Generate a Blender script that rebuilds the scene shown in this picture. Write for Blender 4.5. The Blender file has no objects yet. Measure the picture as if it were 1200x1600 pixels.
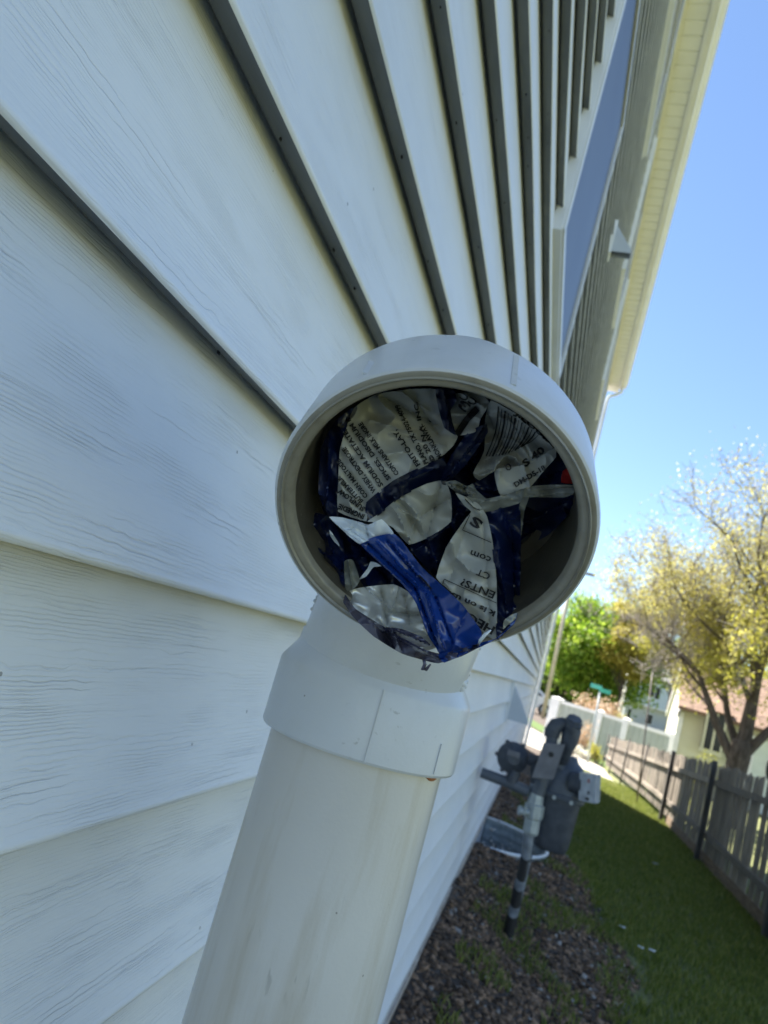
import bpy, bmesh, math, random
import numpy as np
from mathutils import Vector, Matrix, noise
from mathutils.geometry import delaunay_2d_cdt
random.seed(7); np.random.seed(7)
rnd = random.random
def U(a, b): return a + (b - a) * random.random()

# ------------------------------------------------------------------ camera, sky, sun, exposure
scene = bpy.context.scene
COL = scene.collection
RIGHT = Vector((0.9359539787, 0.2192816100, 0.2755099368))
UPV = Vector((-0.2222323954, -0.2390599513, 0.9452317716))
FWD = Vector((-0.2731353368, 0.9459206705, 0.1750176351))
FPX = 1100.0
cd = bpy.data.cameras.new('camera'); cam = bpy.data.objects.new('camera', cd); COL.objects.link(cam)
cam.matrix_world = Matrix(((RIGHT.x, UPV.x, -FWD.x, 0), (RIGHT.y, UPV.y, -FWD.y, 0), (RIGHT.z, UPV.z, -FWD.z, 0), (0, 0, 0, 1)))
cd.sensor_fit = 'VERTICAL'; cd.sensor_height = 36.0; cd.sensor_width = 27.0; cd.lens = 36.0 * FPX / 1600.0
cd.clip_start = 0.01; cd.clip_end = 2000
cd.dof.use_dof = True; cd.dof.focus_distance = 0.265; cd.dof.aperture_fstop = cd.lens / 1.25
scene.camera = cam

SUN_AZ = math.atan2(-0.74, 0.67)      # angle from +Y towards +X of the direction to the sun
SUN_EL = math.radians(54)
world = bpy.data.worlds.new('World'); scene.world = world; world.use_nodes = True
wn = world.node_tree; wn.nodes.clear()
sky = wn.nodes.new('ShaderNodeTexSky'); sky.sky_type = 'NISHITA'; sky.sun_disc = False
sky.sun_elevation = SUN_EL; sky.sun_rotation = SUN_AZ % (2 * math.pi)
sky.air_density = 1.0; sky.dust_density = 0.0; sky.ozone_density = 2.5; sky.altitude = 600
bg = wn.nodes.new('ShaderNodeBackground'); bg.inputs[1].default_value = 0.058
wo = wn.nodes.new('ShaderNodeOutputWorld')
wn.links.new(sky.outputs[0], bg.inputs[0]); wn.links.new(bg.outputs[0], wo.inputs[0])
sd = bpy.data.lights.new('sun', 'SUN'); sun = bpy.data.objects.new('sun', sd); COL.objects.link(sun)
sd.energy = 5.0; sd.angle = math.radians(0.5); sd.color = (1.0, 0.94, 0.84)
sdir = Vector((math.sin(SUN_AZ) * math.cos(SUN_EL), math.cos(SUN_AZ) * math.cos(SUN_EL), math.sin(SUN_EL)))
sun.rotation_euler = sdir.to_track_quat('Z', 'Y').to_euler(); sun.location = (-6, 4, 14)
vs = scene.view_settings
vs.view_transform = 'Standard'; vs.look = 'None'; vs.gamma = 1; vs.use_curve_mapping = False; vs.exposure = 2.15

# ------------------------------------------------------------------ helpers
def ray(px, py):                       # direction through a point of the photograph (for measuring, at true distances)
    return RIGHT * (px - 600.0) + UPV * (800.0 - py) + FWD * FPX
def at_y(px, py, y):
    r = ray(px, py); return r * (y / r.y)
def on_plane(px, py, p0, n):
    r = ray(px, py); return r * (Vector(p0).dot(n) / r.dot(n))

def tag(o, label=None, cat=None, group=None, kind=None):
    if label: o['label'] = label
    if cat: o['category'] = cat
    if group: o['group'] = group
    if kind: o['kind'] = kind
    return o
def empty(name, loc=(0, 0, 0), label=None, cat=None, group=None, rz=0):
    o = bpy.data.objects.new(name, None); COL.objects.link(o); o.location = loc; o.rotation_euler = (0, 0, rz)
    o.empty_display_size = 0.1
    return tag(o, label, cat, group)
def link(name, me, mat=None, parent=None, loc=None):
    o = bpy.data.objects.new(name, me); COL.objects.link(o)
    if mat and not me.materials: me.materials.append(mat)
    if parent is not None: o.parent = parent
    if loc is not None: o.location = loc
    return o
def mesh_np(name, verts, faces, smooth=False):
    me = bpy.data.meshes.new(name)
    me.from_pydata([tuple(v) for v in verts], [], faces)
    if smooth:
        me.polygons.foreach_set('use_smooth', [True] * len(me.polygons))
    me.update(); return me
def mesh_fast(name, V, Fc, smooth=False):     # V (n,3), Fc (m,k) numpy
    me = bpy.data.meshes.new(name)
    n, m, k = len(V), len(Fc), Fc.shape[1]
    me.vertices.add(n); me.vertices.foreach_set('co', np.asarray(V, np.float32).ravel())
    me.loops.add(m * k); me.loops.foreach_set('vertex_index', np.asarray(Fc, np.int32).ravel())
    me.polygons.add(m); me.polygons.foreach_set('loop_start', np.arange(0, m * k, k, dtype=np.int32))
    me.polygons.foreach_set('loop_total', np.full(m, k, dtype=np.int32))
    if smooth: me.polygons.foreach_set('use_smooth', np.ones(m, dtype=bool))
    me.update(calc_edges=True); return me

class MB:
    def __init__(s): s.v = []; s.f = []; s.sm = []
    def add(s, vs_, fs_, smooth=False):
        b = len(s.v); s.v += [Vector(v) for v in vs_]; s.f += [tuple(b + i for i in f) for f in fs_]; s.sm += [smooth] * len(fs_)
        return s
    def box(s, a, b, bev=0.0):
        (x0, y0, z0), (x1, y1, z1) = a, b
        if bev <= 0:
            return s.add([(x0, y0, z0), (x1, y0, z0), (x1, y1, z0), (x0, y1, z0), (x0, y0, z1), (x1, y0, z1), (x1, y1, z1), (x0, y1, z1)],
                  [(0, 3, 2, 1), (4, 5, 6, 7), (0, 1, 5, 4), (1, 2, 6, 5), (2, 3, 7, 6), (3, 0, 4, 7)])
        bm = bmesh.new(); bmesh.ops.create_cube(bm, size=1)
        for v in bm.verts: v.co = Vector((x0 + (v.co.x + .5) * (x1 - x0), y0 + (v.co.y + .5) * (y1 - y0), z0 + (v.co.z + .5) * (z1 - z0)))
        bmesh.ops.bevel(bm, geom=bm.edges[:], offset=bev, segments=2, affect='EDGES', profile=.7)
        bm.verts.index_update()
        s.add([v.co.copy() for v in bm.verts], [tuple(v.index for v in f.verts) for f in bm.faces]); bm.free(); return s
    def obox(s, c, ex, ey, ez):           # oriented box: centre and three half-extent vectors
        c = Vector(c); ex, ey, ez = Vector(ex), Vector(ey), Vector(ez)
        vs_ = [c + ex * i + ey * j + ez * k for k in (-1, 1) for j in (-1, 1) for i in (-1, 1)]
        return s.add(vs_, [(0, 2, 3, 1), (4, 5, 7, 6), (0, 1, 5, 4), (1, 3, 7, 5), (3, 2, 6, 7), (2, 0, 4, 6)])
    def tube(s, pts, rad, n=16, caps=True, smooth=True):
        pts = [Vector(p) for p in pts]; m = len(pts)
        rr = list(rad) if hasattr(rad, '__len__') else [rad] * m
        t0 = (pts[1] - pts[0]).normalized()
        a = t0.orthogonal().normalized(); rings = []
        for i in range(m):
            t = (pts[min(i + 1, m - 1)] - pts[max(i - 1, 0)])
            t = t.normalized() if t.length > 1e-9 else t0
            a = (a - t * a.dot(t)); a = a.normalized() if a.length > 1e-6 else t.orthogonal().normalized()
            b = t.cross(a)
            rings.append([pts[i] + (a * math.cos(q) + b * math.sin(q)) * rr[i] for q in [2 * math.pi * k / n for k in range(n)]])
        base = len(s.v)
        for r_ in rings: s.v += r_
        for i in range(m - 1):
            for k in range(n):
                s.f.append((base + i * n + k, base + i * n + (k + 1) % n, base + (i + 1) * n + (k + 1) % n, base + (i + 1) * n + k)); s.sm.append(smooth)
        if caps:
            s.f.append(tuple(base + k for k in reversed(range(n)))); s.sm.append(False)
            s.f.append(tuple(base + (m - 1) * n + k for k in range(n))); s.sm.append(False)
        return s
    def lathe(s, o, axis, prof, n=32, smooth=True):   # prof: (along, radius)
        o = Vector(o); ax = Vector(axis).normalized(); a = ax.orthogonal().normalized(); b = ax.cross(a); base = len(s.v); m = len(prof)
        for h, r in prof:
            s.v += [o + ax * h + (a * math.cos(q) + b * math.sin(q)) * r for q in [2 * math.pi * k / n for k in range(n)]]
        for i in range(m - 1):
            for k in range(n):
                s.f.append((base + i * n + k, base + i * n + (k + 1) % n, base + (i + 1) * n + (k + 1) % n, base + (i + 1) * n + k)); s.sm.append(smooth)
        return s
    def build(s, name, mat, parent=None, sharp=None, loc=None):
        me = bpy.data.meshes.new(name); me.from_pydata([tuple(v) for v in s.v], [], s.f)
        me.polygons.foreach_set('use_smooth', s.sm); me.update()
        if sharp: me.set_sharp_from_angle(angle=math.radians(sharp))
        return link(name, me, mat, parent, loc)

# ------------------------------------------------------------------ materials
def mat_new(name):
    m = bpy.data.materials.new(name); m.use_nodes = True; nt = m.node_tree
    return m, nt, nt.nodes['Principled BSDF']
def N(nt, t, **kw):
    n = nt.nodes.new('ShaderNode' + t)
    for k, v in kw.items():
        if k.startswith('i_'):
            key = k[2:]; n.inputs[int(key) if key.isdigit() else key.replace('_', ' ')].default_value = v
        else: setattr(n, k, v)
    return n
def posvec(nt, scale=(1, 1, 1)):
    g = N(nt, 'NewGeometry'); mp = N(nt, 'Mapping'); mp.inputs['Scale'].default_value = scale
    nt.links.new(g.outputs['Position'], mp.inputs[0]); return mp.outputs[0]
def objvec(nt, scale=(1, 1, 1)):
    g = N(nt, 'TexCoord'); mp = N(nt, 'Mapping'); mp.inputs['Scale'].default_value = scale
    nt.links.new(g.outputs['Object'], mp.inputs[0]); return mp.outputs[0]
def ramp(nt, fac, stops):
    r = N(nt, 'ValToRGB'); cr = r.color_ramp
    while len(cr.elements) < len(stops): cr.elements.new(0.5)
    for e, (p, c) in zip(cr.elements, stops):
        e.position = p; e.color = (*c, 1) if len(c) == 3 else c
    nt.links.new(fac, r.inputs[0]); return r.outputs[0]
def noisy(name, c1, c2, scale=5, stretch=(1, 1, 1), rough=.6, metal=0, bump=0, bscale=None, detail=5, island=0, spec=.5, coat=0):
    m, nt, b = mat_new(name)
    v = posvec(nt, stretch); no = N(nt, 'TexNoise', i_Scale=scale, i_Detail=detail); nt.links.new(v, no.inputs['Vector'])
    c = ramp(nt, no.outputs['Fac'], [(.3, c1), (.7, c2)])
    if island:
        g = N(nt, 'NewGeometry'); mx = N(nt, 'HueSaturation'); nt.links.new(c, mx.inputs['Color'])
        mr = N(nt, 'MapRange', i_3=1 - island, i_4=1 + island); nt.links.new(g.outputs['Random Per Island'], mr.inputs[0]); nt.links.new(mr.outputs[0], mx.inputs['Value'])
        c = mx.outputs[0]
    nt.links.new(c, b.inputs['Base Color']); b.inputs['Roughness'].default_value = rough; b.inputs['Metallic'].default_value = metal
    b.inputs['Specular IOR Level'].default_value = spec; b.inputs['Coat Weight'].default_value = coat
    if bump:
        n2 = N(nt, 'TexNoise', i_Scale=bscale or scale * 6, i_Detail=6); nt.links.new(v, n2.inputs['Vector'])
        bp = N(nt, 'Bump', i_Strength=1.0, i_Distance=bump); nt.links.new(n2.outputs['Fac'], bp.inputs['Height']); nt.links.new(bp.outputs[0], b.inputs['Normal'])
    return m
def flat(name, c, rough=.5, metal=0, **kw):
    d = tuple(x * .88 for x in c); return noisy(name, d, c, rough=rough, metal=metal, **kw)

def siding_material():
    m, nt, b = mat_new('vinyl_siding')
    v = posvec(nt, (1, 1, 1))
    # warped coordinates stretched along the board
    w = N(nt, 'TexNoise', i_Scale=9, i_Detail=2); nt.links.new(v, w.inputs['Vector'])
    sc = N(nt, 'VectorMath', operation='MULTIPLY_ADD'); sc.inputs[1].default_value = (0, 0, .0032); nt.links.new(w.outputs['Color'], sc.inputs[0]); nt.links.new(v, sc.inputs[2])
    mp = N(nt, 'Mapping'); mp.inputs['Scale'].default_value = (8, 1.3, 30); nt.links.new(sc.outputs[0], mp.inputs[0])
    base = N(nt, 'TexNoise', i_Scale=1.0, i_Detail=2.5, i_Roughness=.45); nt.links.new(mp.outputs[0], base.inputs['Vector'])
    # fine jitter
    mpj = N(nt, 'Mapping'); mpj.inputs['Scale'].default_value = (30, 55, 130); nt.links.new(v, mpj.inputs[0])
    jit = N(nt, 'TexNoise', i_Scale=1.0, i_Detail=2); nt.links.new(mpj.outputs[0], jit.inputs['Vector'])
    def M(op, a, bb=None, clamp=False):
        n = N(nt, 'Math', operation=op); n.use_clamp = clamp
        for i, x in enumerate([a, bb]):
            if x is None: continue
            if isinstance(x, (int, float)): n.inputs[i].default_value = x
            else: nt.links.new(x, n.inputs[i])
        return n.outputs[0]
    sep = N(nt, 'SeparateXYZ'); nt.links.new(sc.outputs[0], sep.inputs[0])
    def lines(freq, amp_, jw, width, mscale, m1, m2):
        h = M('ADD', M('ADD', M('MULTIPLY', sep.outputs[2], freq), M('MULTIPLY', base.outputs['Fac'], amp_)), M('MULTIPLY', jit.outputs['Fac'], jw))
        fr = M('ABSOLUTE', M('SUBTRACT', M('FRACT', h), .5)); gr = M('SUBTRACT', 1.0, M('DIVIDE', fr, width), True)
        mk = N(nt, 'Mapping'); mk.inputs['Scale'].default_value = mscale; nt.links.new(v, mk.inputs[0])
        msk = N(nt, 'TexNoise', i_Scale=1.0, i_Detail=3); nt.links.new(mk.outputs[0], msk.inputs['Vector'])
        mr = N(nt, 'MapRange', i_1=m1, i_2=m2); nt.links.new(msk.outputs['Fac'], mr.inputs[0])
        return M('MULTIPLY', gr, mr.outputs[0])
    g1 = M('MAXIMUM', M('MULTIPLY', lines(200, 6.0, 1.0, .085, (5, 9, 50), .46, .66), .75), M('MULTIPLY', lines(480, 10.0, 1.1, .2, (9, 12, 50), .40, .60), .55))
    # fine streaks
    ms = N(nt, 'Mapping'); ms.inputs['Scale'].default_value = (40, 22, 420); nt.links.new(sc.outputs[0], ms.inputs[0])
    st = N(nt, 'TexNoise', i_Scale=1.0, i_Detail=4, i_Roughness=.6); nt.links.new(ms.outputs[0], st.inputs['Vector'])
    hh = M('SUBTRACT', M('MULTIPLY', st.outputs['Fac'], .85), M('MULTIPLY', g1, 1.0))
    bp = N(nt, 'Bump', i_Strength=1.0, i_Distance=.00043); nt.links.new(hh, bp.inputs['Height']); nt.links.new(bp.outputs[0], b.inputs['Normal'])
    big = N(nt, 'TexNoise', i_Scale=2.3, i_Detail=6); nt.links.new(v, big.inputs['Vector'])
    col = ramp(nt, big.outputs['Fac'], [(.3, (.76, .765, .75)), (.7, (.84, .84, .82))])
    # tiny specks of dirt
    vo = N(nt, 'TexVoronoi', i_Scale=22); nt.links.new(v, vo.inputs['Vector'])
    sp = M('LESS_THAN', vo.outputs['Distance'], .028)
    mx = N(nt, 'Mix', data_type='RGBA'); mx.inputs[7].default_value = (.22, .21, .19, 1)
    nt.links.new(M('MULTIPLY', sp, .75), mx.inputs[0]); nt.links.new(col, mx.inputs[6])
    mx2 = N(nt, 'Mix', data_type='RGBA'); mx2.inputs[7].default_value = (.42, .46, .50, 1)
    nt.links.new(M('MULTIPLY', g1, .05), mx2.inputs[0]); nt.links.new(mx.outputs[2], mx2.inputs[6])
    nt.links.new(mx2.outputs[2], b.inputs['Base Color']); b.inputs['Roughness'].default_value = .5
    return m
def pvc_material(name, c1, c2, dirt, stretch=(18, 18, 2.2), amount=.5):
    m, nt, b = mat_new(name)
    v = posvec(nt, (1, 1, 1)); big = N(nt, 'TexNoise', i_Scale=9, i_Detail=4); nt.links.new(v, big.inputs['Vector'])
    c = ramp(nt, big.outputs['Fac'], [(.32, c1), (.68, c2)])
    v2 = posvec(nt, stretch); s = N(nt, 'TexNoise', i_Scale=3.5, i_Detail=6, i_Roughness=.6); nt.links.new(v2, s.inputs['Vector'])
    mr = N(nt, 'MapRange', i_1=.50, i_2=.74, i_3=0, i_4=amount); nt.links.new(s.outputs['Fac'], mr.inputs[0])
    v4 = posvec(nt, (stretch[0] * 9, stretch[1] * 9, stretch[2] * 14)); s4 = N(nt, 'TexNoise', i_Scale=1.6, i_Detail=3, i_Roughness=.5); nt.links.new(v4, s4.inputs['Vector'])
    v5 = posvec(nt); s5 = N(nt, 'TexNoise', i_Scale=13, i_Detail=2); nt.links.new(v5, s5.inputs['Vector'])
    m4 = N(nt, 'MapRange', i_1=.66, i_2=.72, i_3=0, i_4=.5); nt.links.new(s4.outputs['Fac'], m4.inputs[0]); m5 = N(nt, 'MapRange', i_1=.48, i_2=.60, i_3=0, i_4=1); nt.links.new(s5.outputs['Fac'], m5.inputs[0])
    m6 = N(nt, 'Math', operation='MULTIPLY'); nt.links.new(m4.outputs[0], m6.inputs[0]); nt.links.new(m5.outputs[0], m6.inputs[1])
    mxs = N(nt, 'Mix', data_type='RGBA'); mxs.inputs[7].default_value = (.26, .25, .22, 1); nt.links.new(m6.outputs[0], mxs.inputs[0]); nt.links.new(c, mxs.inputs[6]); c = mxs.outputs[2]
    mx = N(nt, 'Mix', data_type='RGBA'); mx.inputs[7].default_value = (*dirt, 1)
    nt.links.new(mr.outputs[0], mx.inputs[0]); nt.links.new(c, mx.inputs[6])
    vo = N(nt, 'TexVoronoi', i_Scale=48); nt.links.new(v, vo.inputs['Vector'])
    lt = N(nt, 'Math', operation='LESS_THAN'); lt.inputs[1].default_value = .022; nt.links.new(vo.outputs['Distance'], lt.inputs[0])
    mu = N(nt, 'Math', operation='MULTIPLY'); mu.inputs[1].default_value = .6; nt.links.new(lt.outputs[0], mu.inputs[0])
    mx3 = N(nt, 'Mix', data_type='RGBA'); mx3.inputs[7].default_value = (.16, .14, .11, 1)
    nt.links.new(mu.outputs[0], mx3.inputs[0]); nt.links.new(mx.outputs[2], mx3.inputs[6])
    nt.links.new(mx3.outputs[2], b.inputs['Base Color']); b.inputs['Roughness'].default_value = .30
    n3 = N(nt, 'TexNoise', i_Scale=420, i_Detail=3); nt.links.new(v, n3.inputs['Vector'])
    bp = N(nt, 'Bump', i_Strength=.5, i_Distance=.0002); nt.links.new(n3.outputs['Fac'], bp.inputs['Height']); nt.links.new(bp.outputs[0], b.inputs['Normal'])
    return m
def leaf_material(name, c1, c2, c3, trans=.35):
    m, nt, b = mat_new(name)
    g = N(nt, 'NewGeometry'); c = ramp(nt, g.outputs['Random Per Island'], [(0, c1), (.55, c2), (1, c3)])
    nt.links.new(c, b.inputs['Base Color']); b.inputs['Roughness'].default_value = .55
    tr = N(nt, 'BsdfTranslucent'); nt.links.new(c, tr.inputs[0]); mx = N(nt, 'MixShader', i_0=trans)
    nt.links.new(b.outputs[0], mx.inputs[1]); nt.links.new(tr.outputs[0], mx.inputs[2])
    nt.links.new(mx.outputs[0], nt.nodes['Material Output'].inputs[0]); return m

M_SIDING = siding_material()
M_DRIP_SHADE = noisy('drip_edge_shade', (.125, .135, .14), (.215, .225, .23), scale=30, stretch=(1, .25, 1), rough=.8, bump=.0006, bscale=160)  # darker colour paints in the shade beneath each lap
M_TRIM = flat('white_trim', (.78, .79, .80), rough=.4)
M_CREAM = noisy('cream_aluminium', (.74, .72, .66), (.82, .80, .74), scale=3, rough=.45)
M_PIPE = pvc_material('weathered_pvc', (.61, .58, .535), (.70, .675, .63), (.46, .39, .27), amount=.5)
M_FIT = pvc_material('pvc_fitting', (.62, .64, .66), (.69, .70, .71), (.52, .53, .50), stretch=(14, 14, 14), amount=.3)
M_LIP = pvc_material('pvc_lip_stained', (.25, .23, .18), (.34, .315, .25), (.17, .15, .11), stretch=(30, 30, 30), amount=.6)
M_NAVY = noisy('navy_film', (.0010, .0032, .017), (.0042, .013, .070), scale=40, rough=.30, coat=.2)
M_BLUE = noisy('blue_film', (.007, .035, .20), (.010, .048, .27), scale=60, rough=.22, coat=.4)
M_LABEL = noisy('pale_grey_film', (.40, .41, .385), (.46, .47, .44), scale=50, rough=.32, coat=.15)
M_WHITE_FILM = noisy('white_film', (.62, .70, .80), (.80, .85, .90), scale=60, rough=.3)
M_SILVER = noisy('silver_film', (.62, .63, .61), (.74, .75, .73), scale=70, rough=.36, metal=.55)
M_PURPLE = noisy('dark_purple_film', (.04, .04, .075), (.14, .135, .19), scale=70, rough=.25, metal=.35)
M_RED = flat('red_print', (.45, .02, .02), rough=.35)
M_INK = flat('black_ink', (.010, .010, .012), rough=.45)
M_CLEAR = noisy('milky_film', (.16, .17, .15), (.28, .29, .26), scale=60, rough=.2, coat=.3)

# ------------------------------------------------------------------ ground
WELL_C = (-.2, 4.98); WELL_A = .43; WELL_B = .46
def gz(x, y):
    x = np.asarray(x, float); y = np.asarray(y, float)
    t = np.clip((x + .2) / 2.2, 0, 1)
    z = -.955 - .36 * t ** .8
    z = z - .10 * np.clip((y - 8) / 10, 0, 1) * (1 - t * .6)
    far = np.clip((y - 13) / 5, 0, 1); z = z * (1 - far) + (-1.40) * far
    fx = np.clip((x - 2.2) / 3, 0, 1); z = z * (1 - fx) - 1.40 * fx
    soil = np.clip((.75 - x) / .4, 0, 1) * np.clip((9 - y) / 2, 0, 1)
    z = z + soil * (.012 * np.sin(x * 9 + y * 3) + .010 * np.sin(y * 7.3 - x * 5))
    rho = np.sqrt(((x - WELL_C[0]) / WELL_A) ** 2 + ((y - WELL_C[1]) / WELL_B) ** 2)
    k = np.clip(1.9 - rho, 0, .6) / .6; z = z + np.clip(-1.0 - z, 0, 1) * k
    return z
def ground():
    xs = np.concatenate([[-700, -200, -60, -20, -8, -3, -1], np.linspace(-.4, 2.6, 76), [3, 4, 6, 9, 14, 25, 60, 200, 700]])
    ys = np.concatenate([[-300, -60, -15, -5, -1], np.linspace(0, 14, 281), np.linspace(14.5, 26, 24), [30, 40, 60, 100, 200, 400, 900]])
    X, Y = np.meshgrid(xs, ys); Z = gz(X, Y)
    ins = ((X - WELL_C[0]) / WELL_A) ** 2 + ((Y - WELL_C[1]) / WELL_B) ** 2 < 1.10
    Z = np.where(ins, -1.30, Z)
    V = np.stack([X, Y, Z], -1).reshape(-1, 3); nx, ny = len(xs), len(ys)
    i = np.arange(nx - 1)[None, :] + np.arange(ny - 1)[:, None] * nx
    Fc = np.stack([i, i + 1, i + nx + 1, i + nx], -1).reshape(-1, 4)
    me = mesh_fast('ground', V, Fc, True)
    m, nt, b = mat_new('soil_and_turf')
    v = posvec(nt); n1 = N(nt, 'TexNoise', i_Scale=14, i_Detail=8, i_Roughness=.65); nt.links.new(v, n1.inputs['Vector'])
    soil = ramp(nt, n1.outputs['Fac'], [(.25, (.020, .014, .010)), (.5, (.075, .055, .042)), (.75, (.19, .155, .125))])
    turf = ramp(nt, n1.outputs['Fac'], [(.3, (.095, .105, .035)), (.7, (.18, .19, .07))])
    sp = N(nt, 'SeparateXYZ'); nt.links.new(v, sp.inputs[0])
    n2 = N(nt, 'TexNoise', i_Scale=2.2, i_Detail=5); nt.links.new(v, n2.inputs['Vector'])
    def M(op, a, bb=None, clamp=False):
        n = N(nt, 'Math', operation=op); n.use_clamp = clamp
        for k, x in enumerate([a, bb]):
            if x is None: continue
            if isinstance(x, (int, float)): n.inputs[k].default_value = x
            else: nt.links.new(x, n.inputs[k])
        return n.outputs[0]
    edge = M('ADD', M('MULTIPLY', n2.outputs['Fac'], .7), M('MULTIPLY', M('MAXIMUM', M('SUBTRACT', 5.5, sp.outputs[1]), 0.0), .085))
    edge = M('ADD', edge, -.03)
    f = M('DIVIDE', M('SUBTRACT', sp.outputs[0], edge), .12, True)
    mx = N(nt, 'Mix', data_type='RGBA'); nt.links.new(f, mx.inputs[0]); nt.links.new(soil, mx.inputs[6]); nt.links.new(turf, mx.inputs[7])
    nt.links.new(mx.outputs[2], b.inputs['Base Color']); b.inputs['Roughness'].default_value = .95
    bp = N(nt, 'Bump', i_Strength=1, i_Distance=.02); nt.links.new(n1.outputs['Fac'], bp.inputs['Height']); nt.links.new(bp.outputs[0], b.inputs['Normal'])
    tag(link('ground', me, m), kind='structure')
ground()
def edge_x(y):      # where the soil strip gives way to turf
    y = np.asarray(y, float)
    return .32 + .085 * np.maximum(5.5 - y, 0) + .10 * np.sin(y * 1.9) + .05 * np.sin(y * 5.1 + 1)

# ------------------------------------------------------------------ the house
HX = -.200; LAP = .127; BUTT = .0205; Z0 = -.95; Y_NEAR, Y_FAR = -3.0, 12.7
house = empty('house', (-4.7, 5, -1.0), 'two storey house clad in pale grey vinyl siding with cream soffit and gutter', 'house')
HL = Vector((4.7, -5, 1.0))     # children are given in world metres, shifted back by the parent
def hp(o): o.location = Vector(o.location) + HL; o.parent = house; return o
lap_cache = {}
def lap_mesh(y0, y1):
    key = (round(y0, 3), round(y1, 3))
    if key in lap_cache: return lap_cache[key]
    prof = [(HX - BUTT - .001, LAP + .016), (HX - BUTT, LAP - .002), (HX - .0022, .0035), (HX - .0006, .0018), (HX, .0), (HX - .0004, -.0018), (HX - .0016, -.0028), (HX - .0035, -.0024), (HX - .0090, .0000), (HX - BUTT + .0042, .0024), (HX - BUTT + .0036, .0040), (HX - BUTT + .0030, .0120), (HX - BUTT - .008, .0122)]
    ys = np.linspace(y0, y1, max(2, int((y1 - y0) / .12)))
    V = []; Fc = []
    for y in ys:
        for (x, z) in prof:
            dx = .0010 * math.sin(y * 3.1) + .0006 * math.sin(y * 7.7 + 1) if z < .01 else 0
            V.append((x + dx, y, z + .0008 * math.sin(y * 2.3)))
    n = len(prof)
    for i in range(len(ys) - 1):
        for k in range(n - 1):
            Fc.append((i * n + k, i * n + k + 1, (i + 1) * n + k + 1, (i + 1) * n + k))
    me = mesh_np('siding_board', V, Fc, True); me.materials.append(M_SIDING); me.materials.append(M_DRIP_SHADE); me.polygons.foreach_set('material_index', [1 if (q % (n - 1)) >= 6 else 0 for q in range(len(Fc))]); lap_cache[key] = me  # underside faces take the painted shade colour
    me.set_sharp_from_angle(angle=math.radians(50)); return me
nlap = 0; z = -.001 - 7 * LAP
seams = {0: 4.15, 1: 3.62, 2: 4.55, 3: 3.95, 4: 3.45, 5: 4.9, 6: 7.2, 7: 6.1}
while z < 5.62:
    s = seams.get(nlap, [5.2, 6.9, 4.7, 8.3][nlap % 4] + .31 * (nlap % 7))
    for (a, b) in ((Y_NEAR, s), (s + .0015, Y_FAR - .02)):
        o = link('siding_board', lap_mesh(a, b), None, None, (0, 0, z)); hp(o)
    z += LAP; nlap += 1
wh = MB(); rw = random.Random(8)
for k in range(-2, 12):
    yy = .05 + rw.uniform(0, .1)
    while yy < 3.2:
        zz = -.001 + k * LAP - .0012; w_, l_ = rw.uniform(.0003, .0006), rw.uniform(.0007, .0018); xx = HX - rw.uniform(.006, .011)
        wh.obox((xx, yy, zz + .0006), (w_, 0, -w_ * .4), (0, l_, 0), (0, 0, .0009)); yy += rw.uniform(.05, .22)
wo_ = hp(wh.build('weep_hole', flat('dark_weep_hole', (.03, .03, .03), rough=.9), None)); wo_['kind'] = 'stuff'
# body of the house behind the boards, foundation, roof
b = MB().box((-9.2, Y_NEAR, -1.6), (HX - .028, Y_FAR - .03, 5.64)); hp(b.build('wall', flat('house_sheathing', (.30, .31, .31)), None))
b = MB().box((HX - .028, Y_NEAR, Z0 - .5), (HX - .006, Y_FAR - .02, -.888), .002); hp(b.build('skirt_board', noisy('stained_white_skirt', (.50, .48, .44), (.66, .65, .62), scale=6, rough=.7, bump=.002), None))
b = MB().box((HX - .02, Y_NEAR, Z0 - .012), (HX + .002, Y_FAR - .02, Z0 + .012), .003); hp(b.build('starter_strip', noisy('weathered_wood_strip', (.35, .27, .20), (.55, .50, .44), scale=14, rough=.7), None))
b = MB(); b.box((-9.2, Y_FAR - .03, -1.6), (HX - .03, Y_FAR - .005, 5.64)); b.add([(-9.2, Y_FAR - .01, 5.64), (HX - .03, Y_FAR - .01, 5.64), (-4.7, Y_FAR - .01, 7.9), (-9.2, Y_FAR - .12, 5.64), (HX - .03, Y_FAR - .12, 5.64), (-4.7, Y_FAR - .12, 7.9)], [(0, 1, 2), (3, 5, 4)])
hp(b.build('end_wall', M_TRIM, None))
b = MB().box((HX - .07, Y_FAR - .075, Z0 - .05), (HX + .014, Y_FAR + .010, 5.66), .003); hp(b.build('corner_post', M_TRIM, None))
EZ = 5.67
GX0, GX1 = .005, .135
# soffit panels with pressed ribs
M_SOFFIT = noisy('cream_soffit', (.75, .735, .68), (.81, .795, .74), scale=5, rough=.5)
def soffit_mesh():
    V = []; Fc = []; prof = []
    w = .30; y = 0
    for k in range(2):
        prof += [(y, 0), (y + .128, 0), (y + .131, .006), (y + .138, .009), (y + .144, .009), (y + .147, .004), (y + .15, 0)]; y += .15
    for (yy, zz) in prof: V += [(HX - .02, yy, EZ + zz), (GX0, yy, EZ + zz)]
    for i in range(len(prof) - 1): Fc.append((2 * i, 2 * i + 1, 2 * i + 3, 2 * i + 2))
    me = mesh_np('soffit_panel', V, Fc); me.materials.append(M_SOFFIT); return me
sm = soffit_mesh(); y = -2.0
while y < Y_FAR + .1:
    hp(link('soffit_panel', sm, None, None, (0, y, 0))); y += .3
b = MB().box((HX - .012, -3, EZ - .030), (HX + .022, Y_FAR, EZ - .002), .003); hp(b.build('soffit_channel', M_SOFFIT, None))
b = MB()      # k-style gutter profile swept along the eave
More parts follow.
